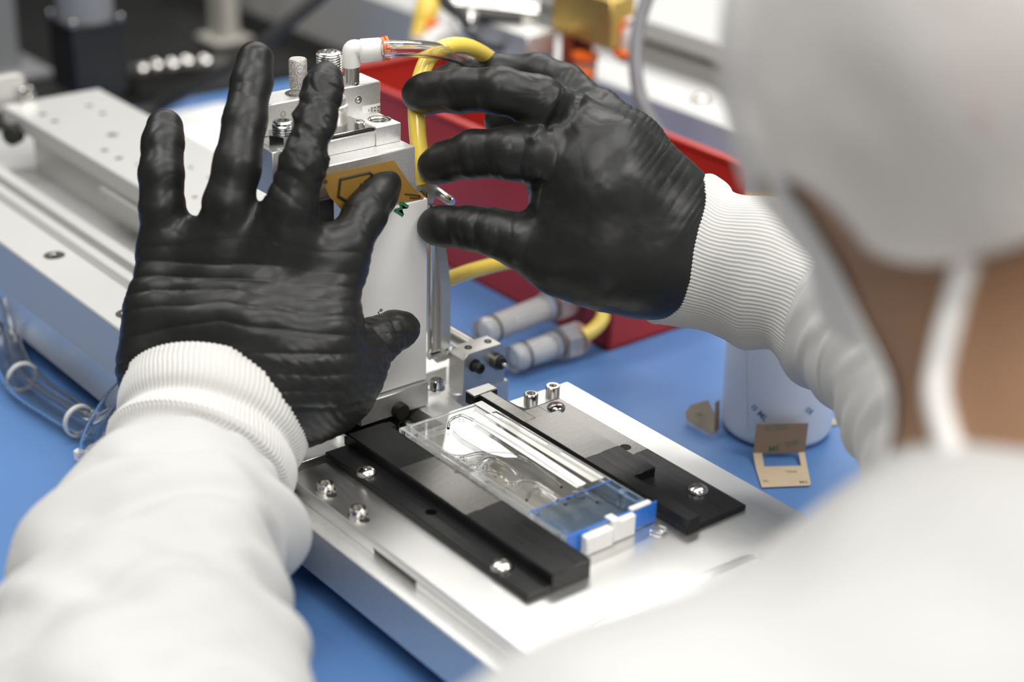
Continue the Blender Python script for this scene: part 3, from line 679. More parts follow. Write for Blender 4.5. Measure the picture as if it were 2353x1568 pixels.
for k, (p0, p1, lab) in enumerate((((1100, 768, 24), (1317, 682, 24), 'clear inline filter, the upper of the two, capped in orange'), ((1170, 828, 10), (1343, 772, 10), 'clear inline filter, the lower of the two, resting on the blue mat'))):
    a_ = at(*p0[:2], z=p0[2]); b_ = at(*p1[:2], z=p1[2]); L_ = np.linalg.norm(b_ - a_); dr = (b_ - a_) / L_
    t = Thing('inline_filter', lab, 'filter', a_ + (b_ - a_) / 2 - V(0, 0, 8.5), 'clear inline filters')
    t.add('bowl', lathe([(4, 0), (7.5, 1.5), (8, 4), (8, 9), (7.6, 9.5), (7.6, L_ - 25), (8.2, L_ - 24.5), (8.2, L_ - 20)], a_, dr, 30), FILT, label='clear filter bowl')
    t.add('o_ring', ring(a_ + dr * 10, 8.1, 7.4, 1.0, dr), RUBBER); t.add('o_ring', ring(a_ + dr * (L_ - 22), 8.6, 7.6, 1.2, dr), RUBBER)
    t.add('element', lathe([(3.6, 6), (4.6, 8), (4.6, L_ - 26), (3, L_ - 24)], a_, dr, 22), PAPER, label='white filter element inside')
    t.add('collar', lathe([(8.0, L_ - 19), (9.2, L_ - 18.5), (9.2, L_ - 8), (8.2, L_ - 7), (9.4, L_ - 6), (9.4, L_ - 4), (7.0, L_ - 3)], a_, dr, 36, hexed=(1, 2)), FILT, label='hexagonal clear collar')
    t.add('release_ring', lathe([(6.4, L_ - 3.5), (7.0, L_ - 2.8), (7.0, L_ - 0.8), (6.2, L_), (4.4, L_ + 0.6)], a_, dr, 28), ORANGE, label='orange release ring')
# clear hoses tied together at the left
HZ = 9
hp = lambda l: [at(a_, b_, z=c_) for a_, b_, c_ in l]
solo('clear_hose', 'thick clear hose bent round on the blue mat left of the machine', 'hose', tube(hp([(-20, 690, 30), (-5, 760, 16), (12, 830, 10), (45, 885, 9), (110, 930, 9), (185, 972, 9), (250, 985, 10), (330, 980, 12)]), 6.6, 22, wall=1.6), CLEART, smooth=60)
solo('clear_hose', 'thin clear hose beside the thick one on the mat left of the machine', 'hose', tube(hp([(12, 690, 30), (30, 770, 16), (52, 830, 12), (92, 880, 12), (150, 920, 12), (215, 955, 12), (300, 950, 14)]), 4.0, 18, wall=1.1), CLEART, smooth=60)
solo('clear_hose', 'clear hose looping down beside the left cuff to the white cable tie', 'hose', tube(hp([(330, 850, 50), (280, 893, 44), (245, 935, 34), (215, 985, 20), (200, 1030, 9), (206, 1056, 5), (240, 1060, 5)]), 4.2, 18, wall=1.1), CLEART, smooth=60)
TIE = mat('translucent_nylon', (0.80, 0.80, 0.79), 0.35, trans=0.3)
c = at(52, 868, z=11); d_ = at(70, 900, z=11) - at(35, 868, z=11)
solo('cable_tie', 'nylon tie ring round the hoses at the far left', 'tie', ring(c - d_ / np.linalg.norm(d_) * 1.2, 8.6, 7.4, 2.4, d_), TIE)
c = at(182, 968, z=11); d_ = at(200, 980, z=11) - at(150, 950, z=11)
solo('cable_tie', 'nylon tie ring round the hoses near the left cuff', 'tie', ring(c - d_ / np.linalg.norm(d_) * 1.5, 8.6, 7.4, 2.4, d_), TIE)
c = at(187, 1048, z=5)
t = Thing('cable_tie', 'white cable tie with square head on the hose by the left cuff', 'tie', c - V(0, 0, 3))
t.add('head', box(c - V(3.6, 2.2, 2.6), c + V(2.0, 2.2, 3.0), 0.7).turn(c, (0, 0, 1), 20), WHITEP); t.add('loop', ring(c + V(1.5, 5.4, 0), 5.4, 4.5, 2.5, (1, 0.2, 0.2)), TIE)

# ---------------------------------------------------------------- red stacking bin
xa, xb, ya_, yb_, hb = -372.0, -93.0, 133.7, 224.0, 98.0
t = Thing('storage_bin', 'red open fronted plastic storage bin on the mat behind the gloves', 'bin', ((xa + xb) / 2, (ya_ + yb_) / 2, 0))
sd = [(hb, xa), (hb, xb + 8), (hb - 4, xb + 12), (36, xb + 10), (30, xb), (0, xb), (0, xa)]
t.add('side_wall', prism(sd, 1, ya_, ya_ + 2.6, ch=0.5), RED); t.add('side_wall', prism(sd, 1, yb_ - 2.6, yb_, ch=0.5), RED)
t.add('rim', box((xa - 2, ya_ - 1.5, hb - 3), (xb + 9, ya_ + 4.0, hb + 0.4), 0.8), RED); t.add('rim', box((xa - 2, yb_ - 4.0, hb - 3), (xb + 9, yb_ + 1.5, hb + 0.4), 0.8), RED)
t.add('end_wall', box((xa, ya_, 0), (xa + 2.6, yb_, hb), 0.5), RED); t.add('rim', box((xa - 2, ya_, hb - 3), (xa + 4, yb_, hb + 0.4), 0.8), RED)
t.add('bottom', box((xa, ya_, 0.2), (xb, yb_, 3), 0.4), RED); t.add('front_lip', box((xb - 2.6, ya_, 0.2), (xb, yb_, 32), 0.6), RED)
for rx_ in (): t.add('rib', box((rx_, ya_ - 0.8, 6), (rx_ + 2, ya_ + 0.4, hb - 4), 0.3), RED)

# ---------------------------------------------------------------- beaker and liner offcuts
bc = at(1782, 980, z=0); br_ = 28.6
t = Thing('beaker', 'milky plastic beaker standing on the blue mat under the right cuff', 'beaker', bc)
t.add('body', lathe([(br_ - 4, 0.3), (br_ - 1.5, 1.2), (br_, 4.5), (br_ + 1.2, 78), (br_ - 0.2, 78), (br_ - 1.2, 5), (br_ - 4, 2.2), (0.1, 2.2)], bc, n=56), MILKY, smooth=50)
t.add('rim', ring(bc + V(0, 0, 77.5), br_ + 2.4, br_ - 0.3, 2, n=48), MILKY)
def on_beaker(px_, py_, out=0.25):
    r_ = at(px_, py_, d=1.0) - CP; o_ = CP - bc
    A_ = r_[0] ** 2 + r_[1] ** 2; B_ = o_[0] * r_[0] + o_[1] * r_[1]; C_ = o_[0] ** 2 + o_[1] ** 2 - (br_ + 0.6 + out) ** 2
    return CP + r_ * ((-B_ - math.sqrt(max(0, B_ * B_ - A_ * C_))) / A_)
for px_, py_, s_, w_ in ((1733, 938, 4.2, 'IS'), (1752, 957, 4.6, 'ML'), (1860, 945, 3.8, 'OE')):
    p_ = on_beaker(px_, py_); n_ = (p_ - bc) * V(1, 1, 0); n_ /= np.linalg.norm(n_); xd = np.cross((0, 0, 1), n_)
    xd_ = xd * 0.8 - V(0, 0, 0.6); t.add('printed_mark', text_geo(w_, s_, p_, xd_, np.cross(n_, xd_), 0.05), BLUEINK)
t.add('seam', tube([on_beaker(1716, 800, 0.0), on_beaker(1716, 900, 0.0), on_beaker(1717, 985, 0.0)], 0.35, 8), MILKY)
def liner(th, *a): return a
t = Thing('liner_offcut', 'folded brown liner offcut with a slot, standing against the beaker', 'offcut', at(1790, 1054, z=0))
f0, f1 = at(1730, 1052, z=0.6), at(1848, 1050, z=0.6)
fx = f1 - f0; inn = np.cross((0, 0, 1), fx); inn /= np.linalg.norm(inn); inn = inn if inn @ (bc - f0) > 0 else -inn
hgt = 18.0; lean = inn * 2.2 + V(0, 0, hgt)
u0, u1 = f0 + fx * 0.03 + lean, f1 + fx * 0.03 + lean
l0, l1 = at(1748, 1122, z=0.5), at(1868, 1117, z=0.5)
up = lambda a_, b_: f0 + fx * a_ + (u0 - f0 - fx * 0.03) * b_
nu = np.cross(fx, lean); nu /= np.linalg.norm(nu); nu = nu if nu @ (CP - f0) > 0 else -nu
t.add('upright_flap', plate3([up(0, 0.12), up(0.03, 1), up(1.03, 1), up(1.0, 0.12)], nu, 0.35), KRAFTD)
lo_ = lambda a_, b_: (f0 + (l0 - f0) * b_) * (1 - a_) + (f1 + (l1 - f1) * b_) * a_
st_ = []
t.add('fold_strip', plate3([up(0, 0.13), up(0.17, 0.13), lo_(0.17, 0.34), lo_(0, 0.34)], (0.2, -0.2, 1), 0.35), KRAFT)
t.add('fold_strip', plate3([up(0.88, 0.13), up(1.0, 0.13), lo_(1.0, 0.34), lo_(0.88, 0.34)], (0.2, -0.2, 1), 0.35), KRAFT)
t.add('lower_flap', plate3([lo_(0, 0.33), lo_(1, 0.33), lo_(0.97, 0.94), lo_(0.93, 1.0), lo_(0.02, 1.0)], (0, 0, 1), 0.35), KRAFT)
GREENL = mat('faded_green_print', (0.19, 0.22, 0.12), 0.6); GREEND = mat('green_logo_print', (0.07, 0.15, 0.05), 0.6)
uy = lean / np.linalg.norm(lean); ux = fx / np.linalg.norm(fx)
rot = lambda k: (-(ux * math.cos(k) + uy * math.sin(k)), -(uy * math.cos(k) - ux * math.sin(k)))
for s_, a_, b_, z_, m_, k_ in (('300LSE', 0.42, 0.90, 4.2, GREENL, 0.10), ('300L', 0.74, 0.42, 4.2, GREENL, 0.25), ('3M', 0.40, 0.28, 4.6, GREEND, 0.15)):
    a1, a2 = rot(k_); p_ = up(a_, b_) + nu * 0.38
    t.add('printed_mark', text_geo(s_, z_, p_, a1, a2, 0.05), m_)
for s_, a_, b_, z_ in (('300L', 0.66, 0.52, 3.0), ('3M', 0.84, 0.88, 3.6), ('SE', 0.12, 0.8, 2.8)):
    t.add('printed_mark', text_geo(s_, z_, lo_(a_, b_) + V(0, 0, 0.38), -ux, np.cross((0, 0, 1), -ux), 0.05), GREENL)
t = Thing('liner_offcut', 'rounded brown liner offcut leaning on the left side of the beaker', 'offcut', at(1625, 970, z=0))
q = [at(1578, 972, z=1), at(1618, 992, z=1.0), at(1640, 997, z=1.5)]
pts = [at(1578, 968, z=1.2), at(1632, 996, z=1.2), at(1641, 996, z=2), at(1642, 952, z=11), at(1628, 920, z=15), at(1588, 931, z=11), at(1575, 948, z=6)]
t.add('flap', plate3(pts, (0.3, -0.6, 0.7), 0.35), KRAFT)
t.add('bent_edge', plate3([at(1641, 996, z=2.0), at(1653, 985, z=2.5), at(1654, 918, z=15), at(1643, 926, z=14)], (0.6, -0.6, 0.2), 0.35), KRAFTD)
t.add('printed_mark', text_geo('3M', 3.6, at(1605, 955, z=8.5) + V(0.2, -0.4, 0.5), (0.75, 0.4, 0.3), np.cross((0.3, -0.6, 0.7), (0.75, 0.4, 0.3)), 0.05), GREENL)
pts = [at(1905, 980, z=0.5), at(1925, 976, z=0.5), at(1934, 966, z=2), at(1915, 962, z=2)]
solo('liner_offcut', 'small corner of brown liner showing right of the beaker', 'offcut', plate3(pts, (0, 0, 1), 0.35), KRAFT)

# ---------------------------------------------------------------- far stage, fittings and dark machine behind
t = Thing('linear_stage', 'silver linear stage far behind the red bin, running to the right', 'machine', (-350, 420, 0))
prof = [(350, 4), (350, 59.5), (350.6, 60), (396, 60), (396, 50), (404, 49), (404, 57), (414, 57), (414, 46), (428, 46), (428, 66), (440, 66), (440, 4)]
t.add('bed', prism(prof, 0, -1000, 420, ch=0.3), ALUB)
t.add('cover_plate', box((-1000, 421, 74), (420, 640, 88), 0.6), ALUW); t.add('carriage', box((-1000, 436, 4), (420, 640, 74), 0.5), ALUD)
for px_, py_ in ((1612, 230), (2000, 372), (1180, 66)):
    c = at(px_, py_, z=60); s = t.add('cap_screw', button_screw(c, 6.5, 4.5), STEEL); t.add('washer', ring(c, 10, 6, 0.4), ALUD, s)
p0, p1, p2, p3 = at(1716, 446, y=346), at(1716, 462, y=346), at(1960, 500, y=346), at(1960, 440, y=346)
t = Thing('gasket_sheet', 'amber gasket sheet with a printed slot, propped at the far stage', 'sheet', at(1830, 470, z=0))
cl = at(1716, 442, y=346); c2_ = at(1990, 444, y=346)
t.add('sheet', plate3([at(1715, 441, y=347), at(1990, 446, y=347), at(1990, 520, y=320), at(1715, 500, y=320)], (0, -0.8, 0.6), 0.4), mat('pale_amber_sheet', (0.62, 0.42, 0.14), 0.35))
gl = G(); pq = [at(1800, 460, y=338), at(1838, 459, y=338), at(1838, 470, y=333), at(1800, 470, y=333)]
for k in range(4): gl = gl + tube([pq[k], (pq[k] + pq[(k + 1) % 4]) / 2, pq[(k + 1) % 4]], 0.5, 6, n=1)
t.add('printed_slot', gl.move((0, -1.2, 0.8)), AMBERP)
BD = 1215.0
def bx(px0, py0, px1, py1, d_, th, m=0.6):
    a_, b_ = at(px0, py1, d=d_), at(px1, py1, d=d_); h_ = (py1 - py0) / FPX * d_ / 0.907
    w_ = abs(px1 - px0) / FPX * d_
    return a_, b_, h_, w_
t = Thing('brass_manifold', 'brass valve manifold with white and orange fittings, behind the right glove', 'manifold', at(1335, 190, d=BD))
bm0 = at(1266, 70, d=BD); 
wX = (1392 - 1266) / FPX * BD / 0.6225
bl_ = box((bm0[0], bm0[1], bm0[2]), (bm0[0] + wX, bm0[1] + 22, bm0[2] + 34), 1.0); t.add('body', bl_, BRASS)
e_ = at(1385, 45, d=BD - 20)
t.add('side_port', lathe([(10, 0), (10, 8), (7, 9), (7, 16)], e_, (1, 0, 0), 24, hexed=(0, 1)), BRASS)
f_ = at(1412, 56, d=BD - 30)
w = t.add('elbow_fitting', lathe([(6, 0), (6, 7), (7, 7), (7, 10)], f_, (1, 0, 0), 24), NICKEL)
t.add('collar', lathe([(8, 10), (8.6, 11), (8.6, 14), (7, 14.5)], f_, (1, 0, 0), 24), ORANGE, w)
g_ = at(1440, 70, d=BD - 36)
t.add('elbow_body', tube([f_ + V(14, 0, 0), g_ + V(0, 0, 3), g_ + V(4, 0, -6), g_ + V(4, 0, -20)], 7.4, 20), WHITEP, w)
t.add('collar', lathe([(7.5, 0), (8.4, 1), (8.4, 4), (6, 5)], at(1436, 130, d=BD - 34), (0, 0, 1), 24), ORANGE, w)
po = at(1308, 80, d=BD - 6); t.add('copper_post', lathe([(5.5, -(po[2] - 60)), (5.5, 6)], po, (0, 0, 1), 20), COPPER)
po2 = at(1345, 80, d=BD - 10); t.add('copper_post', lathe([(6, -22), (6, 6)], po2, (0, 0, 1), 20), mat('dark_plum_metal', (0.08, 0.03, 0.04), 0.4))
t.add('collar', lathe([(6.5, 0), (9.5, 1), (9.5, 5), (6.5, 6)], at(1345, 138, d=BD - 12), (0, 0, 1), 24), ORANGE)
t.add('fitting_body', lathe([(8, -34), (8, 0), (6, 1)], at(1346, 140, d=BD - 12), (0, 0, 1), 24), mat('grey_clear_plastic', (0.5, 0.5, 0.46), 0.3, trans=0.4))
t.add('collar', lathe([(6.5, 0), (9.5, 1), (9.5, 5), (6.5, 6)], at(1335, 178, d=BD - 16), (0, 0, 1), 24), ORANGE)
t = Thing('toggle_clamp', 'black and chrome clamp standing on the far stage, left of the brass manifold', 'clamp', at(1150, 110, d=1240))
D2 = 1240
t.add('base_block', box(at(1085, 108, d=D2), at(1085, 108, d=D2) + V(62, 26, 22), 1.0), ALUD)
t.add('chrome_barrel', tube(dpath([(1040, 12, D2 - 10), (1120, 18, D2 - 10), (1235, 32, D2 - 10)]), 9.5, 20), STEEL)
t.add('black_arm', tube(dpath([(1018, -10, D2 - 16), (1028, 12, D2 - 18), (1060, 30, D2 - 20), (1130, 42, D2 - 20), (1200, 48, D2 - 20)]), 4.6, 12), BLACK)
t.add('chrome_ball', lathe([(0.1, -6), (4, -4.5), (6, 0), (4, 4.5), (0.1, 6)], at(1082, 42, d=D2 - 26), n=20), STEEL)
t.add('white_fitting', tube(dpath([(985, 108, D2 - 5), (1010, 88, D2 - 5), (1050, 72, D2 - 5)]), 9, 18), WHITEP)
t.add('red_grip', box(at(1222, 125, d=D2 - 12), at(1222, 125, d=D2 - 12) + V(9, 8, 16), 1), mat('dark_red_grip', (0.12, 0.01, 0.012), 0.4))
t.add('support', box(at(1100, 150, d=D2 + 5), at(1100, 150, d=D2 + 5) + V(50, 20, 14), 1), BEIGE)
solo('black_cable', 'thin black cable hanging round the chrome clamp', 'cable', tube(dpath([(1050, 30, D2 - 28), (1075, 70, D2 - 30), (1110, 102, D2 - 28), (1160, 112, D2 - 26), (1215, 118, D2 - 22)]), 2.6, 10), RUBBER)
t = Thing('yellow_fitting', 'yellow fitting with orange ring at the top, left of the chrome clamp', 'fitting', at(970, 120, d=1260))
t.add('body', tube(dpath([(985, -60, 1260), (984, 0, 1260), (975, 50, 1260), (965, 95, 1260)]), [7, 7, 7, 7, 7, 7, 7, 7, 8, 8.5, 9, 9, 9, 9, 9, 8.5, 8, 8, 8, 8, 8, 8, 8, 8, 8], 18), YELLOW)
t.add('collar', lathe([(5, 0), (8, 1), (8, 5), (5, 6)], at(992, 72, d=1255), (0.6, 0.4, 0.5), 20), ORANGE)
t.add('stem', lathe([(7, -40), (7, 6)], at(966, 96, d=1260), (0, 0, 1), 18), WHITEP)
solo('smoked_hose', 'dark smoked hose hanging down behind the right hand', 'hose', tube(dpath([(1560, -200, 1120), (1510, -60, 1120), (1482, 10, 1120), (1466, 70, 1118), (1460, 140, 1115), (1466, 200, 1112), (1482, 250, 1108), (1510, 300, 1105), (1560, 360, 1105)]), 4.6, 16, wall=1.2), GREYTUBE)
# dark machine on the far left
t = Thing('machine_enclosure', 'black machine enclosure in the dark background at the upper left', 'machine', (-1100, 0, FLOOR_Z))
b_ = at(806, 40, x=-1240)
t.add('back_panel', box((-1300, -900, FLOOR_Z), (-1241, b_[1], 900), 3), DARKM)
t.add('base_cabinet', box((-1240, -600, FLOOR_Z), (-702, 344, -12), 3), DARKM)
t = Thing('grey_column', 'grey painted column at the upper left edge', 'column', (-830, 88, -11.9))
c0 = at(-60, 300, d=1500); c1 = at(66, 300, d=1500)
t.add('profile', box((c0[0], c0[1], -11.5), (c1[0], c1[1], 700), 3), GREYP); t.add('base_flange', box((c0[0] - 20, c0[1] - 20, -11.9), (c1[0] + 20, c1[1] + 20, -4), 2), GREYP)
SD = 1330
s0 = at(203, 118, d=SD)
t = Thing('spindle_head', 'black square spindle head with grey cylinder, hanging at the upper left', 'spindle', s0 - V(0, 0, 30))
hw_ = 21.5
bd = box((s0[0] - hw_, s0[1] - hw_, s0[2] - 28), (s0[0] + hw_, s0[1] + hw_, s0[2] + 24), 1.5); t.add('body', bd, BLACK)
t.add('nose', lathe([(15, -36), (17, -28)], s0, n=28), BLACK)
t.add('motor', lathe([(21, 26), (21, 200)], s0, n=36), GREYP, label='grey motor cylinder')
t.add('flange', box((s0[0] - hw_ - 1, s0[1] - hw_ - 1, s0[2] + 22), (s0[0] + hw_ + 1, s0[1] + hw_ + 1, s0[2] + 26), 0.6), BLACK)
for sx in (-1, 1):
    for sy in (-1, 1): t.add('bolt', lathe([(2.6, 26), (2.6, 30), (2, 30.6), (0.1, 30.6)], s0 + V(sx * 19, sy * 19, 0), n=16), STEEL)
t.add('arm', box((s0[0] - 260, s0[1] - 16, s0[2] + 120), (s0[0] - 18, s0[1] + 16, s0[2] + 180), 2), DARKM)
t.add('arm_post', box((s0[0] - 280, s0[1] - 60, -11.8), (s0[0] - 240, s0[1] + 20, s0[2] + 180), 2), DARKM)
t = Thing('beige_post', 'beige upright post in the dark background', 'post', (*at(517, 100, d=1600)[:2], -11.9))
c = at(517, 100, d=1600); t.add('tube', box((c[0] - 11, c[1] - 11, -11.5), (c[0] + 11, c[1] + 11, 700), 3), BEIGE)
t.add('base_flange', box((c[0] - 20, c[1] - 20, -11.9), (c[0] + 20, c[1] + 20, -6), 2), BEIGE)
t = Thing('connector_bar', 'dark bar with a row of round metal knobs in the background', 'bar', at(410, 170, d=1440))
a_, b_ = at(300, 170, d=1430), at(520, 150, d=1450)
t.add('bar', tube([a_, (a_ + b_) / 2, b_], 9, 12), mat('dark_grey_bar', (0.04, 0.038, 0.033), 0.4))
for px_, py_ in ((325, 160), (358, 153), (395, 150), (428, 144), (470, 143)):
    c = at(px_, py_, d=1425); t.add('knob', lathe([(0.1, -5), (4.2, -4), (5.5, 0), (4.7, 4), (0.1, 5)], c, (0.6, -0.4, 0.3), 18), STEEL)
t.add('stand', lathe([(6, 0), (6, a_[2] + 11)], [a_[0], a_[1], -11.5], n=16), DARKM); t.add('stand', lathe([(6, 0), (6, b_[2])], [b_[0], b_[1], 0.1], n=16), DARKM)
solo('black_cable', 'thick black cable sloping down across the dark background to the mat', 'cable', tube(dpath([(790, -60, 1300), (735, -8, 1300), (640, 70, 1300), (540, 152, 1310), (440, 205, 1325), (350, 252, 1338)]) + [at(300, 278, z=7)], 5.6, 14), RUBBER)

# ---------------------------------------------------------------- the person: smooth bodies grown from distance fields
def smin(a, b, k):
    h = np.maximum(k - np.abs(a - b), 0) / k
    return np.minimum(a, b) - h * h * k * 0.25
class Field:
    def __init__(s, lo, hi, h):
        s.h = h; s.lo = np.array(lo, float); s.n = np.ceil((np.array(hi) - s.lo) / h).astype(int) + 1
        s.ax = [(s.lo[i] + h * np.arange(s.n[i])).astype(np.float32) for i in range(3)]
    def blank(s): return np.full(s.n, 30.0, np.float32)
    def window(s, lo, hi):
        sl = []
        for i in range(3):
            a = int(np.clip((lo[i] - s.lo[i]) / s.h, 0, s.n[i])); b = int(np.clip((hi[i] - s.lo[i]) / s.h + 2, 0, s.n[i])); sl.append(slice(a, b))
        return tuple(sl)
    def cone(s, D, a, b, ra, rb, k):
        """smooth union of a round cone into D"""
        a = np.array(a, float); b = np.array(b, float); m = max(ra, rb) + k + 4
        w = s.window(np.minimum(a, b) - m, np.maximum(a, b) + m)
        X, Y, Z = np.meshgrid(s.ax[0][w[0]], s.ax[1][w[1]], s.ax[2][w[2]], indexing='ij', sparse=True)
        ab = b - a; L2 = ab @ ab + 1e-9
        t = np.clip(((X - a[0]) * ab[0] + (Y - a[1]) * ab[1] + (Z - a[2]) * ab[2]) / L2, 0, 1)
        d = np.sqrt((X - a[0] - ab[0] * t) ** 2 + (Y - a[1] - ab[1] * t) ** 2 + (Z - a[2] - ab[2] * t) ** 2) - (ra + (rb - ra) * t)
        D[w] = smin(D[w], d.astype(np.float32), k) if k > 0 else np.minimum(D[w], d)
    def ellipsoid(s, D, c, ax, rad, k):
        c = np.array(c, float); m = max(rad) + k + 4; w = s.window(c - m, c + m)
        X, Y, Z = np.meshgrid(s.ax[0][w[0]], s.ax[1][w[1]], s.ax[2][w[2]], indexing='ij', sparse=True)
        q = [((X - c[0]) * ax[i][0] + (Y - c[1]) * ax[i][1] + (Z - c[2]) * ax[i][2]) for i in range(3)]
        k0 = np.sqrt(sum((q[i] / rad[i]) ** 2 for i in range(3))); k1 = np.sqrt(sum((q[i] / rad[i] ** 2) ** 2 for i in range(3))) + 1e-6
        D[w] = smin(D[w], (k0 * (k0 - 1) / k1).astype(np.float32), k)
    def extract(s, D):
        nx, ny, nz = s.n; ins = D < 0
        P = np.zeros((nx - 1, ny - 1, nz - 1, 3), np.float32); C = np.zeros((nx - 1, ny - 1, nz - 1), np.float32)
        cor = [(i, j, k) for i in (0, 1) for j in (0, 1) for k in (0, 1)]
        sub = lambda A, o: A[o[0]:nx - 1 + o[0], o[1]:ny - 1 + o[1], o[2]:nz - 1 + o[2]]
        for a in cor:
            for ax in range(3):
                if a[ax]: continue
                b = list(a); b[ax] = 1
                va, vb = sub(D, a), sub(D, b); cr = (va < 0) != (vb < 0)
                if not cr.any(): continue
                ii = np.nonzero(cr); t = va[ii] / (va[ii] - vb[ii])
                q = np.tile(np.array(a, np.float32), (len(t), 1)); q[:, ax] = t
                P[ii] += q; C[ii] += 1
        act = C > 0; idx = np.full(C.shape, -1, np.int64); ii = np.argwhere(act); idx[act] = np.arange(len(ii))
        v = (ii + P[act] / C[act][:, None]) * s.h + s.lo
        F = []
        for ax in range(3):
            u, w = (ax + 1) % 3, (ax + 2) % 3
            sl0 = [slice(1, -1)] * 3; sl0[ax] = slice(0, -1); sl1 = list(sl0); sl1[ax] = slice(1, None)
            A, B = ins[tuple(sl0)], ins[tuple(sl1)]
            for sgn in (0, 1):
                e = np.argwhere((A != B) & (A if sgn == 0 else B))
                if not len(e): continue
                o = np.ones(3, int); o[ax] = 0; e = e + o
                q = []
                for du, dw in ((-1, -1), (0, -1), (0, 0), (-1, 0)):
                    c = e.copy(); c[:, u] += du; c[:, w] += dw; q.append(idx[c[:, 0], c[:, 1], c[:, 2]])
                q = np.stack(q, 1); F.append(q if sgn == 0 else q[:, ::-1])
        return v, np.concatenate(F)
def vnormals(v, f):
    f = np.asarray(f); n = np.cross(v[f[:, 2]] - v[f[:, 0]], v[f[:, 3]] - v[f[:, 1]])
    N = np.zeros_like(v)
    for k in range(4): np.add.at(N, f[:, k], n)
    return N / (np.linalg.norm(N, axis=1, keepdims=True) + 1e-12)
def relax(v, f, it=3, lam=0.5):
    f = np.asarray(f); e = np.concatenate([f[:, [0, 1]], f[:, [1, 2]], f[:, [2, 3]], f[:, [3, 0]]]); e = np.concatenate([e, e[:, ::-1]])
    cnt = np.bincount(e[:, 0], minlength=len(v))[:, None] + 1e-9
    for _ in range(it):
        s = np.stack([np.bincount(e[:, 0], weights=v[e[:, 1], i], minlength=len(v)) for i in range(3)], 1)
        v = v + lam * (s / cnt - v)
    return v
_T = np.random.default_rng(11).random((64, 64, 64)).astype(np.float32)
def vnoise(p):
    """smooth value noise, -1..1"""
    i = np.floor(p).astype(int); f = p - i; f = f * f * (3 - 2 * f); r = 0
    for a in (0, 1):
        for b in (0, 1):
            for c in (0, 1):
                w = (f[:, 0] if a else 1 - f[:, 0]) * (f[:, 1] if b else 1 - f[:, 1]) * (f[:, 2] if c else 1 - f[:, 2])
                r = r + w * _T[(i[:, 0] + a) & 63, (i[:, 1] + b) & 63, (i[:, 2] + c) & 63]
    return r * 2 - 1
EX, EY, EZ = AX[0], AX[1], AX[2]                    # right, up and back of the picture, as fixed directions
def pleat(s, sharp=0.55): return np.abs(np.sin(math.pi * s)) ** sharp - 0.62
def sstep(x, a, b):
    t = np.clip((x - a) / (b - a), 0, 1); return t * t * (3 - 2 * t)

def chain(l): return [(at(a, b, d=c), r / FPX * c) for a, b, c, r in l]
def hand(palm, fingers, h, kp=15, kf=6, webs=()):
    al = [q for c in palm + fingers for q in c]
    lo = np.min([p - r for p, r in al], 0) - 6; hi = np.max([p + r for p, r in al], 0) + 6
    F = Field(lo, hi, h); D = F.blank()
    for c in palm:
        for (a, ra), (b, rb) in zip(c, c[1:]): F.cone(D, a, b, ra, rb, kp)
    for c in fingers:
        E = F.blank()
        for (a, ra), (b, rb) in zip(c, c[1:]): F.cone(E, a, b, ra, rb, 3)
        D = smin(D, E, kf)
    v, f = F.extract(D)
    return relax(v, f, 4, 0.5), f
def near_axis(v, c):
    """distance along a finger (mm from its root), and how close each vertex is to it"""
    best = np.full(len(v), 1e9); s = np.zeros(len(v)); run = 0.0
    for (a, ra), (b, rb) in zip(c, c[1:]):
        ab = b - a; L = np.linalg.norm(ab); t = np.clip((v - a) @ ab / L ** 2, 0, 1)
        d = np.linalg.norm(v - a - ab * t[:, None], axis=1) - (ra + (rb - ra) * t)
        m = d < best; best[m] = d[m]; s[m] = run + t[m] * L; run += L
    return s, best, run

# left glove: back of the hand towards us, fingers up
Lp = [chain(l) for l in (
    [(398, 566, 758, 50), (520, 556, 750, 52), (650, 540, 746, 54), (772, 588, 752, 54)],
    [(384, 590, 758, 60), (370, 720, 752, 68), (368, 850, 752, 80), (395, 930, 752, 90)],
    [(505, 600, 752, 62), (490, 760, 744, 78), (470, 900, 748, 100)],
    [(640, 605, 748, 64), (600, 760, 738, 82), (550, 910, 745, 105)],
    [(765, 635, 754, 62), (742, 760, 746, 74), (700, 850, 744, 92), (620, 930, 746, 95)],
    [(815, 850, 762, 66), (745, 895, 754, 90), (650, 955, 758, 78)])]
Lf = [chain(l) for l in (
    [(384, 590, 758, 56), (372, 480, 752, 51), (370, 400, 752, 50), (374, 330, 757, 47), (378, 293, 762, 43)],
    [(508, 610, 752, 60), (525, 470, 742, 57), (545, 380, 742, 54), (562, 280, 748, 50), (578, 190, 756, 46), (587, 137, 760, 42)],
    [(650, 600, 748, 62), (668, 475, 738, 58), (697, 375, 736, 52), (722, 280, 740, 48), (742, 205, 745, 44), (749, 182, 748, 41)],
    [(775, 620, 754, 58), (800, 560, 752, 52), (838, 495, 760, 50), (866, 446, 771, 47), (880, 424, 776, 43)],
    [(775, 880, 756, 85), (820, 825, 764, 66), (866, 782, 772, 54), (905, 762, 778, 45), (926, 756, 781, 40)])]
lv, lf = hand(Lp, Lf, 0.85)
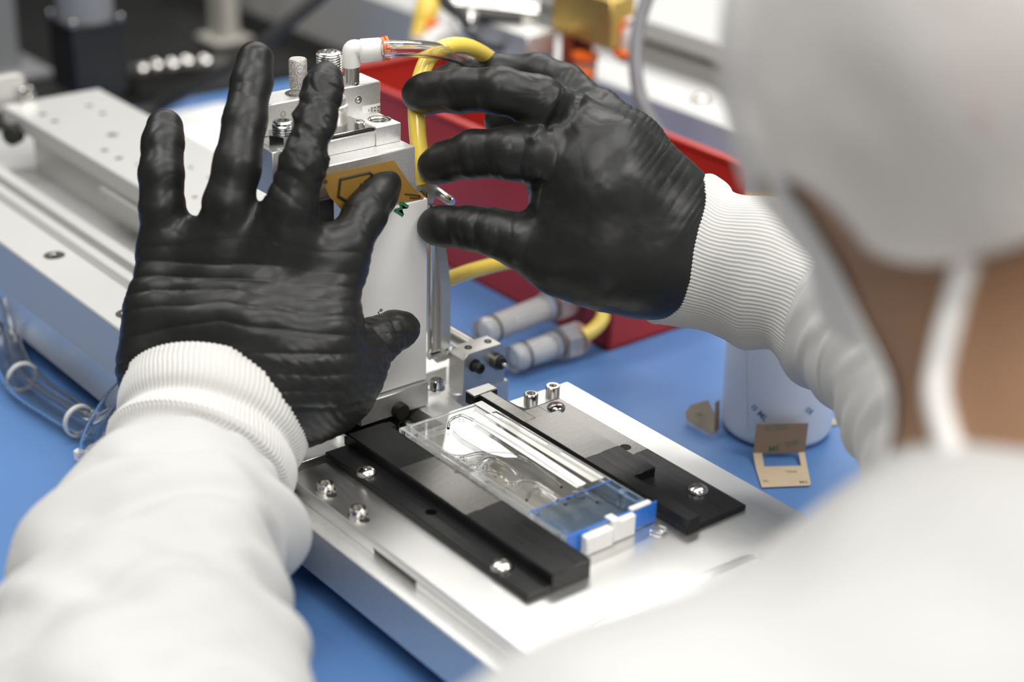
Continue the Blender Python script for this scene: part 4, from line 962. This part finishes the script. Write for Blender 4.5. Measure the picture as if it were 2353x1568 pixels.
def wrinkle_left(v, f):
    n = vnormals(v, f); o = at(520, 720, d=745); u = (v - o) @ EX; w = (v - o) @ EY
    p = v / 14.0
    facing = np.clip(n @ EZ * 1.4 + 0.25, 0, 1)
    # stretched folds across the back
    fing = np.full(len(v), 1e9); fs = np.zeros(len(v))
    for c in Lf:
        s, b, L = near_axis(v, c); m = b < fing; fing[m] = b[m]; fs[m] = s[m]
    q = np.stack([u / 70.0, w / 9.0, np.zeros_like(u)], 1)
    bow = w + 0.0012 * (u + 5) ** 2 - 0.05 * u
    ph = bow / 7.4 + 0.62 * vnoise(np.stack([u / 40.0, w / 20.0, u * 0 + 3], 1)) + 0.12 * vnoise(np.stack([u / 14.0, w / 9.0, u * 0 + 7], 1))
    amp = 0.35 + 0.95 * np.clip(0.5 + vnoise(np.stack([u / 38.0, bow / 6.5, u * 0 + 1.5], 1)), 0, 1.3)
    back = sstep(w, -46, -38) * (1 - sstep(w, 25, 36))
    ctr = 1 - 0.85 * np.exp(-((u - 36) / 17) ** 2 - ((w - 14) / 14) ** 2)
    d = 1.25 * pleat(ph, 0.36) * amp * back * facing * ctr
    # knuckle dents and finger creases
    for i, (c, A, per) in enumerate(zip(Lf, (0.28, 0.26, 1.0, 0.30, 0.75), (6.5, 7.5, 8.5, 8.0, 5.2))):
        s, b, L = near_axis(v, c); on = (np.abs(b - fing) < 1e-6) * sstep(s, L * 0.12, L * 0.3) * (1 - sstep(s, L - 7, L))
        tw = 0.7 * vnoise(p * 1.3 + i * 5) + (0.5 * (u / 9) if i == 2 else 0)
        d = d + A * pleat(s / per + tw) * on * np.clip(0.55 + 0.9 * vnoise(p * 0.9 + 9 + i), 0, 1.2)
        if i == 2: d = d + on * 1.25 * (np.abs(vnoise(v / 7.5 + 3)) * -1.8 + 0.5) * sstep(s, L * 0.35, L * 0.6)
    # gathered edge at the little finger side and the heel of the hand
    edge = np.clip(1 - np.abs(n @ EZ) * 1.6, 0, 1)
    d = d + 0.45 * pleat(w / 5.2 + 0.5 * vnoise(p)) * edge * (1 - sstep(w, 70, 85)) * back
    d = d + 0.5 * pleat((u * 0.75 + w * 0.66) / 4.2 + 0.6 * vnoise(p)) * sstep(u, 18, 34) * (1 - sstep(w, -20, -8)) * 0.8
    d = d + 0.10 * vnoise(v / 3.2) + 0.2 * vnoise(v / 9.0)
    return v + n * d[:, None]
lv = wrinkle_left(lv, lf)

# right glove: fingers to the left, thumb below
Rp = [chain(l) for l in (
    [(1375, 262, 822, 60), (1450, 340, 806, 64), (1540, 445, 800, 66), (1600, 510, 800, 72)],
    [(1310, 290, 796, 76), (1400, 370, 784, 88), (1530, 500, 790, 100)],
    [(1296, 372, 790, 76), (1380, 450, 780, 100), (1500, 560, 788, 100)],
    [(1290, 585, 786, 84), (1390, 595, 784, 104), (1500, 620, 792, 96), (1560, 640, 795, 82)],
    [(1300, 420, 790, 70), (1300, 560, 786, 82)])]
Rf = [chain(l) for l in (
    [(1380, 275, 826, 56), (1300, 195, 838, 47), (1235, 170, 846, 46), (1140, 168, 852, 43), (1050, 182, 858, 39), (1015, 188, 860, 35)],
    [(1360, 300, 815, 56), (1270, 250, 828, 50), (1200, 255, 838, 46), (1150, 278, 840, 38)],
    [(1320, 292, 796, 66), (1240, 232, 778, 57), (1150, 208, 780, 53), (1060, 208, 790, 50), (985, 214, 799, 46), (967, 216, 802, 44)],
    [(1310, 375, 790, 72), (1230, 355, 780, 68), (1170, 352, 780, 60), (1090, 354, 786, 54), (1020, 374, 796, 46), (1000, 382, 799, 42)],
    [(1290, 590, 786, 84), (1200, 556, 784, 64), (1140, 535, 785, 54), (1080, 524, 788, 49), (1020, 520, 793, 46), (1003, 520, 795, 44)])]
rv, rf = hand(Rp, Rf, 0.85, kf=5)
def wrinkle_right(v, f):
    n = vnormals(v, f); o = at(1400, 450, d=785); u = (v - o) @ EX; w = (v - o) @ EY
    p = v / 14.0; facing = np.clip(n @ EZ * 1.4 + 0.3, 0, 1)
    fing = np.full(len(v), 1e9)
    sb = [near_axis(v, c) for c in Rf]
    for s, b, L in sb: fing = np.minimum(fing, b)
    # pleats parallel to the cuff, strongest at the wrist and along the upper edge
    t = 0.86 * u + 0.42 * w
    r = -0.42 * u + 0.86 * w
    s5 = 0.80 * u - 0.60 * w; r5 = 0.60 * u + 0.80 * w
    ph = s5 / 4.0 + 0.6 * vnoise(np.stack([s5 / 10.0, r5 / 24.0, u * 0 + 2], 1))
    amp = 0.25 + 0.9 * np.clip(0.45 + vnoise(np.stack([s5 / 6.0, r5 / 16.0, u * 0 + 4], 1)), 0, 1.2)
    reg = sstep(t, 10, 32) * (0.35 + 0.65 * sstep(r, -25, 14)) 
    d = 0.80 * pleat(ph, 0.42) * amp * reg
    d = d + 0.4 * pleat(s5 / 2.6 + 0.5 * vnoise(p), 0.5) * sstep(t, 20, 34) * sstep(r, -8, 20)
    # rays from the knuckles
    k0 = at(1290, 230, d=790); a = np.arctan2((v - k0) @ EY, (v - k0) @ EX); q = np.linalg.norm(np.stack([(v - k0) @ EX, (v - k0) @ EY], 1), axis=1)
    d = d + 0.26 * pleat(a * 4.2 + 0.9 * vnoise(p)) * np.exp(-((q - 15) / 8) ** 2) * facing * (fing > -3)
    for i, ((s, b, L), A, per) in enumerate(zip(sb, (0.25, 0.25, 0.34, 0.50, 0.36), (9, 7, 9, 6.4, 7.5))):
        on = (np.abs(b - fing) < 1e-6) * sstep(s, L * 0.06, L * 0.2) * (1 - sstep(s, L - 12, L - 3))
        d = d + A * pleat(s / per + 0.6 * vnoise(p * 1.2 + i * 5)) * on * np.clip(0.6 + 0.9 * vnoise(p + i), 0, 1.2)
    # long fold from the index knuckle to the middle knuckle and the crease in the thumb fork
    for (x0_, y0_, x1_, y1_, A, wd) in ((1285, 225, 1225, 330, 1.3, 2.2), (1300, 205, 1262, 300, -1.0, 1.6), (1235, 430, 1222, 490, -1.2, 2.0), (1240, 520, 1330, 450, 0.5, 5.0), (1350, 200, 1330, 240, 0.9, 1.8), (1500, 420, 1580, 400, 0.3, 3)):
        a_ = at(x0_, y0_, d=785); b_ = at(x1_, y1_, d=785); A2 = np.array([(a_ - o) @ EX, (a_ - o) @ EY]); B2 = np.array([(b_ - o) @ EX, (b_ - o) @ EY])
        P2 = np.stack([u, w], 1); ab = B2 - A2; tt = np.clip((P2 - A2) @ ab / (ab @ ab), 0, 1); dd = np.linalg.norm(P2 - A2 - tt[:, None] * ab, axis=1)
        d = d + A * np.exp(-(dd / wd) ** 2) * facing
    d = d + 0.09 * vnoise(v / 3.2) + 0.22 * vnoise(v / 10.0)
    return v + n * d[:, None]
rv = wrinkle_right(rv, rf)

def sleeve(rings, nseg, nper, ribs=0, rib_amp=0.0, fold=None, squash=0.86, closed=True, rib_rows=None):
    """rings: (px, py, depth, half width in px); a tube with upright-to-axis rings, returns vertices and faces"""
    C = spline([at(a, b, d=c) for a, b, c, r in rings], nper)
    R = [q[0] for q in spline([(r / FPX * c, 0, 0) for a, b, c, r in rings], nper)]
    m = len(C); T = [C[min(i + 1, m - 1)] - C[max(i - 1, 0)] for i in range(m)]; T = [q / np.linalg.norm(q) for q in T]
    th = 2 * math.pi * np.arange(nseg) / nseg; v = []
    sl = np.concatenate([[0], np.cumsum([np.linalg.norm(C[i + 1] - C[i]) for i in range(m - 1)])])
    for i in range(m):
        a = np.cross(T[i], EZ); a /= np.linalg.norm(a); b = np.cross(a, T[i])      # a lies in the picture, b faces us
        r = R[i] + (rib_amp * np.cos(th * ribs) * (1 if rib_rows is None else rib_rows(sl[i])) if ribs else 0)
        if fold is not None: r = r + fold(th, sl[i], R[i])
        v.append(C[i] + np.outer(r * np.cos(th), a) + np.outer(r * (squash(sl[i]) if callable(squash) else squash) * np.sin(th), b))
    v = np.concatenate(v); k = np.arange(nseg); j = (k + 1) % nseg
    f = np.concatenate([np.stack([i * nseg + k, i * nseg + j, (i + 1) * nseg + j, (i + 1) * nseg + k], 1) for i in range(m - 1)])
    return v, [tuple(q) for q in f]
def turn_in(v, f, nseg, depth=0.90):
    """roll the first ring inwards so that the hem has thickness"""
    r0 = v[:nseg]; c = r0.mean(0); nx = v[nseg:2 * nseg].mean(0) - c; nx /= np.linalg.norm(nx)
    e1 = c + (r0 - c) * 0.975 - nx * 0.5; e2 = c + (r0 - c) * depth + nx * 6
    v2 = np.concatenate([v, e1, e2]); o = len(v); k = np.arange(nseg); j = (k + 1) % nseg
    f2 = f + [tuple(q) for q in np.stack([o + k, o + j, j, k], 1)] + [tuple(q) for q in np.stack([o + nseg + k, o + nseg + j, o + j, o + k], 1)]
    return v2, f2

# left knit cuff and coat sleeve
def cuff_fold(th, s, R):
    g = -2.6 * np.exp(-((s - 21.0 + 2.0 * np.sin(th)) / 2.6) ** 2) + 1.0 * math.exp(-((s - 11) / 6) ** 2) + 1.4 * np.exp(-((s - 30) / 6) ** 2) - 2.0 * sstep(s, 34, 39)
    return g + 0.5 * np.sin(2 * th + 0.3 * s / 6)
LC = [(503, 926, 752, 222), (492, 966, 746, 217), (478, 1008, 740, 213), (462, 1055, 734, 214), (446, 1092, 728, 213), (434, 1125, 722, 214)]
cv, cf = sleeve(LC, 560, 12, ribs=112, rib_amp=0.30, fold=cuff_fold, squash=0.98)
cuffL = turn_in(cv, cf, 560, 0.86)
def sleeve_fold(th, s, R):
    x = np.cos(th) * R; 
    P = np.stack([x / 46.0 + s / 90.0, (s - 0.42 * x) / 30.0, np.sin(th) * 0.9 + 0 * x], 1)
    g = 7.0 * vnoise(P) + 4.0 * vnoise(np.stack([x / 30.0 + 5, (s + 0.55 * x) / 15.0, np.sin(th) * 0.8], 1)) + 1.6 * vnoise(np.stack([x / 22.0 + 9, (s - 0.5 * x) / 9.5, np.sin(th)], 1))
    g = g - 5.5 * np.exp(-((s - 46 - 0.28 * x) / 6.0) ** 2) + 4.0 * np.exp(-((s - 60 - 0.34 * x) / 8.0) ** 2) - 4.0 * np.exp(-((s - 84 - 0.22 * x) / 8) ** 2)
    g = g * (0.12 + 1.2 * sstep(s, 14, 62)) + 1.8 * np.exp(-((s - 9) / 5.0) ** 2) + 1.1 * np.exp(-((s - 9) / 9.0) ** 2) * np.sin(th * 13 + 2 * vnoise(P))
    return g
LS = [(441, 1120, 724, 206), (437, 1136, 721, 214), (425, 1172, 713, 232), (396, 1220, 690, 268), (366, 1310, 660, 312), (342, 1400, 632, 356), (315, 1500, 604, 390), (285, 1620, 574, 420), (250, 1800, 542, 440), (235, 2030, 512, 460), (330, 2250, 482, 470), (640, 2400, 448, 500), (1050, 2370, 415, 560), (1500, 2200, 390, 630)]
sv, sf = sleeve(LS, 200, 14, fold=sleeve_fold, squash=lambda s: 0.99 - 0.34 * sstep(s, 14, 95))

# right knit cuff and sleeve
def cuff_fold_r(th, s, R):
    return 2.6 * np.sin(s / 6.4 + 0.6) * (0.35 + 0.65 * np.abs(np.cos(th))) + 1.0 * np.sin(2 * th + s / 11.0) + 1.2 * np.exp(-((s - 4) / 4) ** 2)
RC = [(1545, 563, 800, 163), (1580, 577, 798, 164), (1625, 595, 795, 164), (1680, 610, 792, 172), (1735, 624, 788, 170), (1790, 642, 783, 172), (1850, 668, 776, 172), (1910, 700, 768, 170)]
cv2, cf2 = sleeve(RC, 560, 12, ribs=112, rib_amp=0.28, fold=cuff_fold_r, squash=0.80)
cuffR = turn_in(cv2, cf2, 560, 0.86)
def sleeve_fold_r(th, s, R):
    x = np.cos(th) * R
    g = 4.0 * vnoise(np.stack([x / 30.0 + 3, (s + 0.5 * x) / 22.0, np.sin(th)], 1)) + 2.2 * vnoise(np.stack([x / 22.0 + 3, (s + 0.8 * x) / 8.0, np.sin(th)], 1))
    return g * (0.15 + 0.85 * sstep(s, 4, 22))
RS = [(1880, 690, 776, 160), (1900, 700, 773, 176), (1945, 724, 765, 192), (2010, 748, 750, 212), (2100, 790, 728, 240), (2240, 930, 692, 300), (2450, 1200, 640, 380), (2750, 1500, 580, 420), (3050, 1750, 520, 480), (3150, 1700, 480, 560), (3100, 1600, 450, 600)]
sv2, sf2 = sleeve(RS, 180, 12, fold=sleeve_fold_r, squash=0.85)

# body under the clothes: head, neck, trunk and arms as one surface
HC = at(2405, 50, d=450)
fwd = -0.42 * EX - 0.80 * EZ - 0.42 * EY; fwd /= np.linalg.norm(fwd)             # where the face looks: down at the work
upv = EY * 0.9 + EZ * 0.1 - 0.3 * EX; upv -= fwd * (upv @ fwd); upv /= np.linalg.norm(upv); sid = np.cross(fwd, upv)
jaw = at(2195, 690, d=462)
neckb = at(2500, 1330, d=440); chest = at(2300, 2300, d=430); pelvis = at(2300, 3000, d=440) + V(0, 0, -150)
shL = at(1560, 2080, d=395); shR = at(3150, 1800, d=470)
F = None
Lb = [(at(a, b, d=c), r) for a, b, c, r in ((478, 1010, 740, 19), (426, 1150, 713, 18), (342, 1400, 632, 27), (285, 1620, 574, 32), (250, 1800, 542, 33), (235, 2030, 512, 34), (330, 2250, 482, 34), (640, 2400, 448, 36), (1050, 2370, 415, 38))]
Rb = [(at(a, b, d=c), r) for a, b, c, r in ((1600, 585, 797, 22), (1735, 624, 788, 20), (1860, 676, 776, 18), (1960, 735, 764, 19), (2240, 930, 696, 26), (2450, 1200, 642, 36), (2750, 1500, 582, 38), (3050, 1750, 522, 40))]
allp = np.array([HC - 115, HC + 115, pelvis - 60, pelvis + 60] + [q - r for q, r in Lb + Rb] + [q + r for q, r in Lb + Rb])
F = Field(allp.min(0) - 20, allp.max(0) + 20, 3.6); D = F.blank()
F.ellipsoid(D, HC, (fwd, sid, upv), (86, 70, 74), 10)
F.cone(D, HC + fwd * 30 - upv * 14, jaw, 52, 25, 22)
F.cone(D, jaw + upv * 30 + fwd * 24, jaw + upv * 14 + fwd * 34, 7, 10, 12)           # nose
F.cone(D, HC + fwd * 66 - sid * 24, HC + fwd * 66 + sid * 24, 14, 14, 12)           # brow
F.cone(D, at(2560, 500, d=445), at(2520, 960, d=438), 44, 37, 20); F.cone(D, at(2520, 960, d=438), neckb, 37, 42, 18)
F.cone(D, neckb, chest, 50, 92, 30); F.cone(D, shL, at(2450, 1620, d=435), 42, 48, 30); F.cone(D, at(2450, 1620, d=435), shR, 48, 44, 30); F.cone(D, chest, pelvis, 92, 100, 30)
for ch_ in (Lb + [(shL, 42)], Rb + [(shR, 42)]):
    for (a, ra), (b, rb) in zip(ch_, ch_[1:]): F.cone(D, a, b, ra, rb, 8)
bv, bf = F.extract(D); bv = relax(bv, bf, 5)
Dbody = D
def sub_shell(keep, off, h=None):
    """an outer layer over part of the body: faces whose centre is kept, moved out and given thickness"""
    n = vnormals(bv, bf); c = bv[bf].mean(1); k = keep(c); f = np.asarray(bf)[k]
    used = np.unique(f); re = np.full(len(bv), -1); re[used] = np.arange(len(used)); f = re[f]
    o = off(bv[used]) if callable(off) else off
    v = bv[used] + n[used] * (np.asarray(o)[:, None] if np.ndim(o) else o)
    return v, f
def even_hem(v, f, it=14):
    ed = {}
    for q in f:
        for i in range(4): ed[(int(q[i]), int(q[(i + 1) % 4]))] = 1
    nb = {}
    for a, b in ed:
        if (b, a) not in ed: nb.setdefault(a, []).append(b); nb.setdefault(b, []).append(a)
    ks = [k for k in nb if len(nb[k]) == 2]; A = np.array(ks); B = np.array([nb[k] for k in ks])
    v = v.copy()
    for _ in range(it): v[A] = 0.5 * v[A] + 0.25 * (v[B[:, 0]] + v[B[:, 1]])
    return v
def thicken(v, f, th):
    n = vnormals(v, f); m = len(v); ff = [tuple(q) for q in f] + [tuple(q[::-1] + m) for q in f]
    ed = {}
    for q in f:
        for i in range(4): ed[(q[i], q[(i + 1) % 4])] = 1
    ff += [(b, a, a + m, b + m) for a, b in ed if (b, a) not in ed]
    return np.concatenate([v, v - n * th]), ff
px = Thing('person', 'person in white coverall, bouffant cap and black gloves, leaning over the machine', 'person', (*(pelvis[:2]), pelvis[2] - 110))
px.add('body', (bv, bf), SKIN, smooth=180, check=False)
def surf(p, d_=None):
    """slide a point along a line until it meets the body surface"""
    r = p - CP; r = r / np.linalg.norm(r); t0 = 200.0
    for _ in range(120):
        q = CP + r * t0; ii = np.round((q - F.lo) / F.h).astype(int)
        if (ii < 0).any() or (ii >= F.n).any(): t0 += 6; continue
        val = float(Dbody[tuple(ii)])
        if val < 1: break
        t0 += max(1.5, min(val, 6))
    return CP + r * t0
e0 = surf(at(2262, 70, d=400)) - EZ * -0.0; ng = EZ * 0.85 - EX * 0.3; e0 = e0 - ng * 3.0
F2 = Field(e0 - 45, e0 + 45, 2.0); D2_ = F2.blank()
pe = [e0 + EY * 16 * s_ + EX * 9 * c_ + ng * 2 for s_, c_ in [(math.sin(a), math.cos(a)) for a in np.linspace(-1.9, 2.6, 9)]]
for a_, b_ in zip(pe, pe[1:]): F2.cone(D2_, a_, b_, 3.0, 3.0, 4)
F2.ellipsoid(D2_, e0 + ng * 1, (EX, EY, ng), (10, 16, 4), 6); F2.cone(D2_, e0 - EY * 16 + ng * 1, e0 - EY * 21 + ng * 1, 3.8, 3.2, 5)
ev, ef = F2.extract(D2_); px.add('ear', (relax(ev, ef, 2), ef), EARS, smooth=180, label='reddish ear seen through the cap', check=False)
hemp = [at(a, b, d=400) for a, b in ((1800, 330), (1880, 375), (1930, 414), (1993, 512), (2035, 582), (2105, 617), (2161, 620), (2274, 600), (2353, 560), (2700, 420))]
hx_ = np.array([(q - CP) @ EX / -((q - CP) @ EZ) for q in hemp]); hy_ = np.array([(q - CP) @ EY / -((q - CP) @ EZ) for q in hemp])
hc_ = [(q - HC) for q in (surf(at(1900, 395, d=400)), surf(at(2060, 596, d=400)), surf(at(2353, 560, d=400)))]
# hem: a gently waving line in the head's own front/up directions, lower behind the ear
hf_ = np.array([surf(at(a, b, d=400)) - HC for a, b in ((1890, 385), (1940, 430), (2000, 520), (2060, 596), (2161, 622), (2274, 605), (2350, 560))])
hs_ = np.argsort(hf_ @ EX); hA, hB = (hf_ @ EX)[hs_], (hf_ @ EY)[hs_]; hA = np.concatenate([[hA[0] - 60], hA, [hA[-1] + 60]]); hB = np.concatenate([[hB[0] + 16], hB, [hB[-1] + 22]])
def cap_keep(c):
    r = c - HC
    return (r @ EY > np.interp(r @ EX, hA, hB)) & (np.linalg.norm(r, axis=1) < 125)
def hair_keep(c):
    r = c - HC; return (r @ upv > 34 - 0.15 * (r @ fwd)) & (np.linalg.norm(r, axis=1) < 120) & (r @ fwd < 60)
hv, hf = sub_shell(hair_keep, 1.5); px.add('hair', thicken(relax(hv, hf, 5), hf, 2.0), HAIR, smooth=180)
def cap_off(v): 
    r = v - HC
    return 5.0 + 5.5 * np.exp(-(np.linalg.norm(v - e0, axis=1) / 26) ** 4) + 5.0 * sstep(r @ fwd, 10, 60) + 2.0 * vnoise(v / 26.0) + 1.6 * np.abs(vnoise(v / 12.0))
kv, kf_ = sub_shell(cap_keep, cap_off); kv = even_hem(relax(kv, kf_, 6), kf_); px.add('bouffant_cap', thicken(kv, kf_, 0.8), CAPM, smooth=180, label='white see-through bouffant cap')
def mask_keep(c):
    r = c - jaw; return (r @ fwd > 6.0 - 0.10 * (r @ EY)) & (r @ EY < 44) & (r @ EY > -60) & (np.linalg.norm(r, axis=1) < 80)
mv, mf_ = sub_shell(mask_keep, 2.4); px.add('face_mask', thicken(even_hem(relax(mv, mf_, 6), mf_), mf_, 1.2), MASKM, smooth=180, label='white face mask')
sp = [surf(at(a, b, d=400)) + EZ * 1.5 for a, b in ((2225, 590), (2205, 650), (2190, 705), (2170, 780), (2155, 850), (2150, 910), (2165, 980), (2190, 1060))]
px.add('mask_strap', tube(sp, 3.4, 12, n=5), MASKM, label='white strap down the neck')
for sg in (-1, 1):
    ec_ = HC + fwd * 72 - upv * 12 + sid * 27 * sg; px.add('eye', lathe([(0.1, -10), (7, -7.5), (10, 0), (7, 7.5), (0.1, 10)], ec_, fwd, 16), WHITEP)
# coverall trunk with collar
Fc = Field(np.minimum(np.minimum(shL, shR), pelvis) - 130, np.maximum(np.maximum(shL, shR), neckb) + 130, 4.5); Dc = Fc.blank()
sm = at(2430, 1668, d=432)
Fc.cone(Dc, sm, chest, 64, 110, 36); Fc.cone(Dc, shL, sm, 60, 64, 30); Fc.cone(Dc, sm, shR, 64, 62, 40); Fc.cone(Dc, chest, pelvis, 110, 118, 30)
Fc.cone(Dc, shL, Lb[-1][0], 60, 54, 30); Fc.cone(Dc, shR, Rb[-1][0], 60, 52, 30)
tv, tf = Fc.extract(Dc); tv = relax(tv, tf, 3); tn = vnormals(tv, tf)
tv = tv + tn * (4.0 * vnoise(tv / 60.0) + 2.0 * vnoise(tv / 24.0))[:, None]
px.add('coverall', (tv, tf), COAT, smooth=180, check=False)
def collar_fold(th, s, R): return 1.2 * np.sin(3 * th + s / 9) + 0.8 * np.sin(5 * th)
kc_, kcf = sleeve([(2535, 1120, 438, 365), (2525, 1170, 438, 385), (2505, 1250, 438, 420), (2475, 1380, 436, 500), (2440, 1540, 434, 600)], 120, 8, fold=collar_fold, squash=1.0)
px.add('collar', turn_in(kc_, kcf, 120, 0.9), COAT, smooth=180, label='white stand collar')
px.add('sleeve', (sv, sf), COAT, smooth=180, label='white left sleeve'); px.add('sleeve', (sv2, sf2), COAT, smooth=180, label='white right sleeve')
px.add('knit_cuff', cuffL, KNIT, smooth=180, label='white knit left cuff'); px.add('knit_cuff', cuffR, KNIT, smooth=180, label='white knit right cuff')
px.add('glove', (lv, lf), GLOVE, smooth=180, label='black left glove', check=False); px.add('glove', (rv, rf), GLOVE, smooth=180, label='black right glove', check=False)
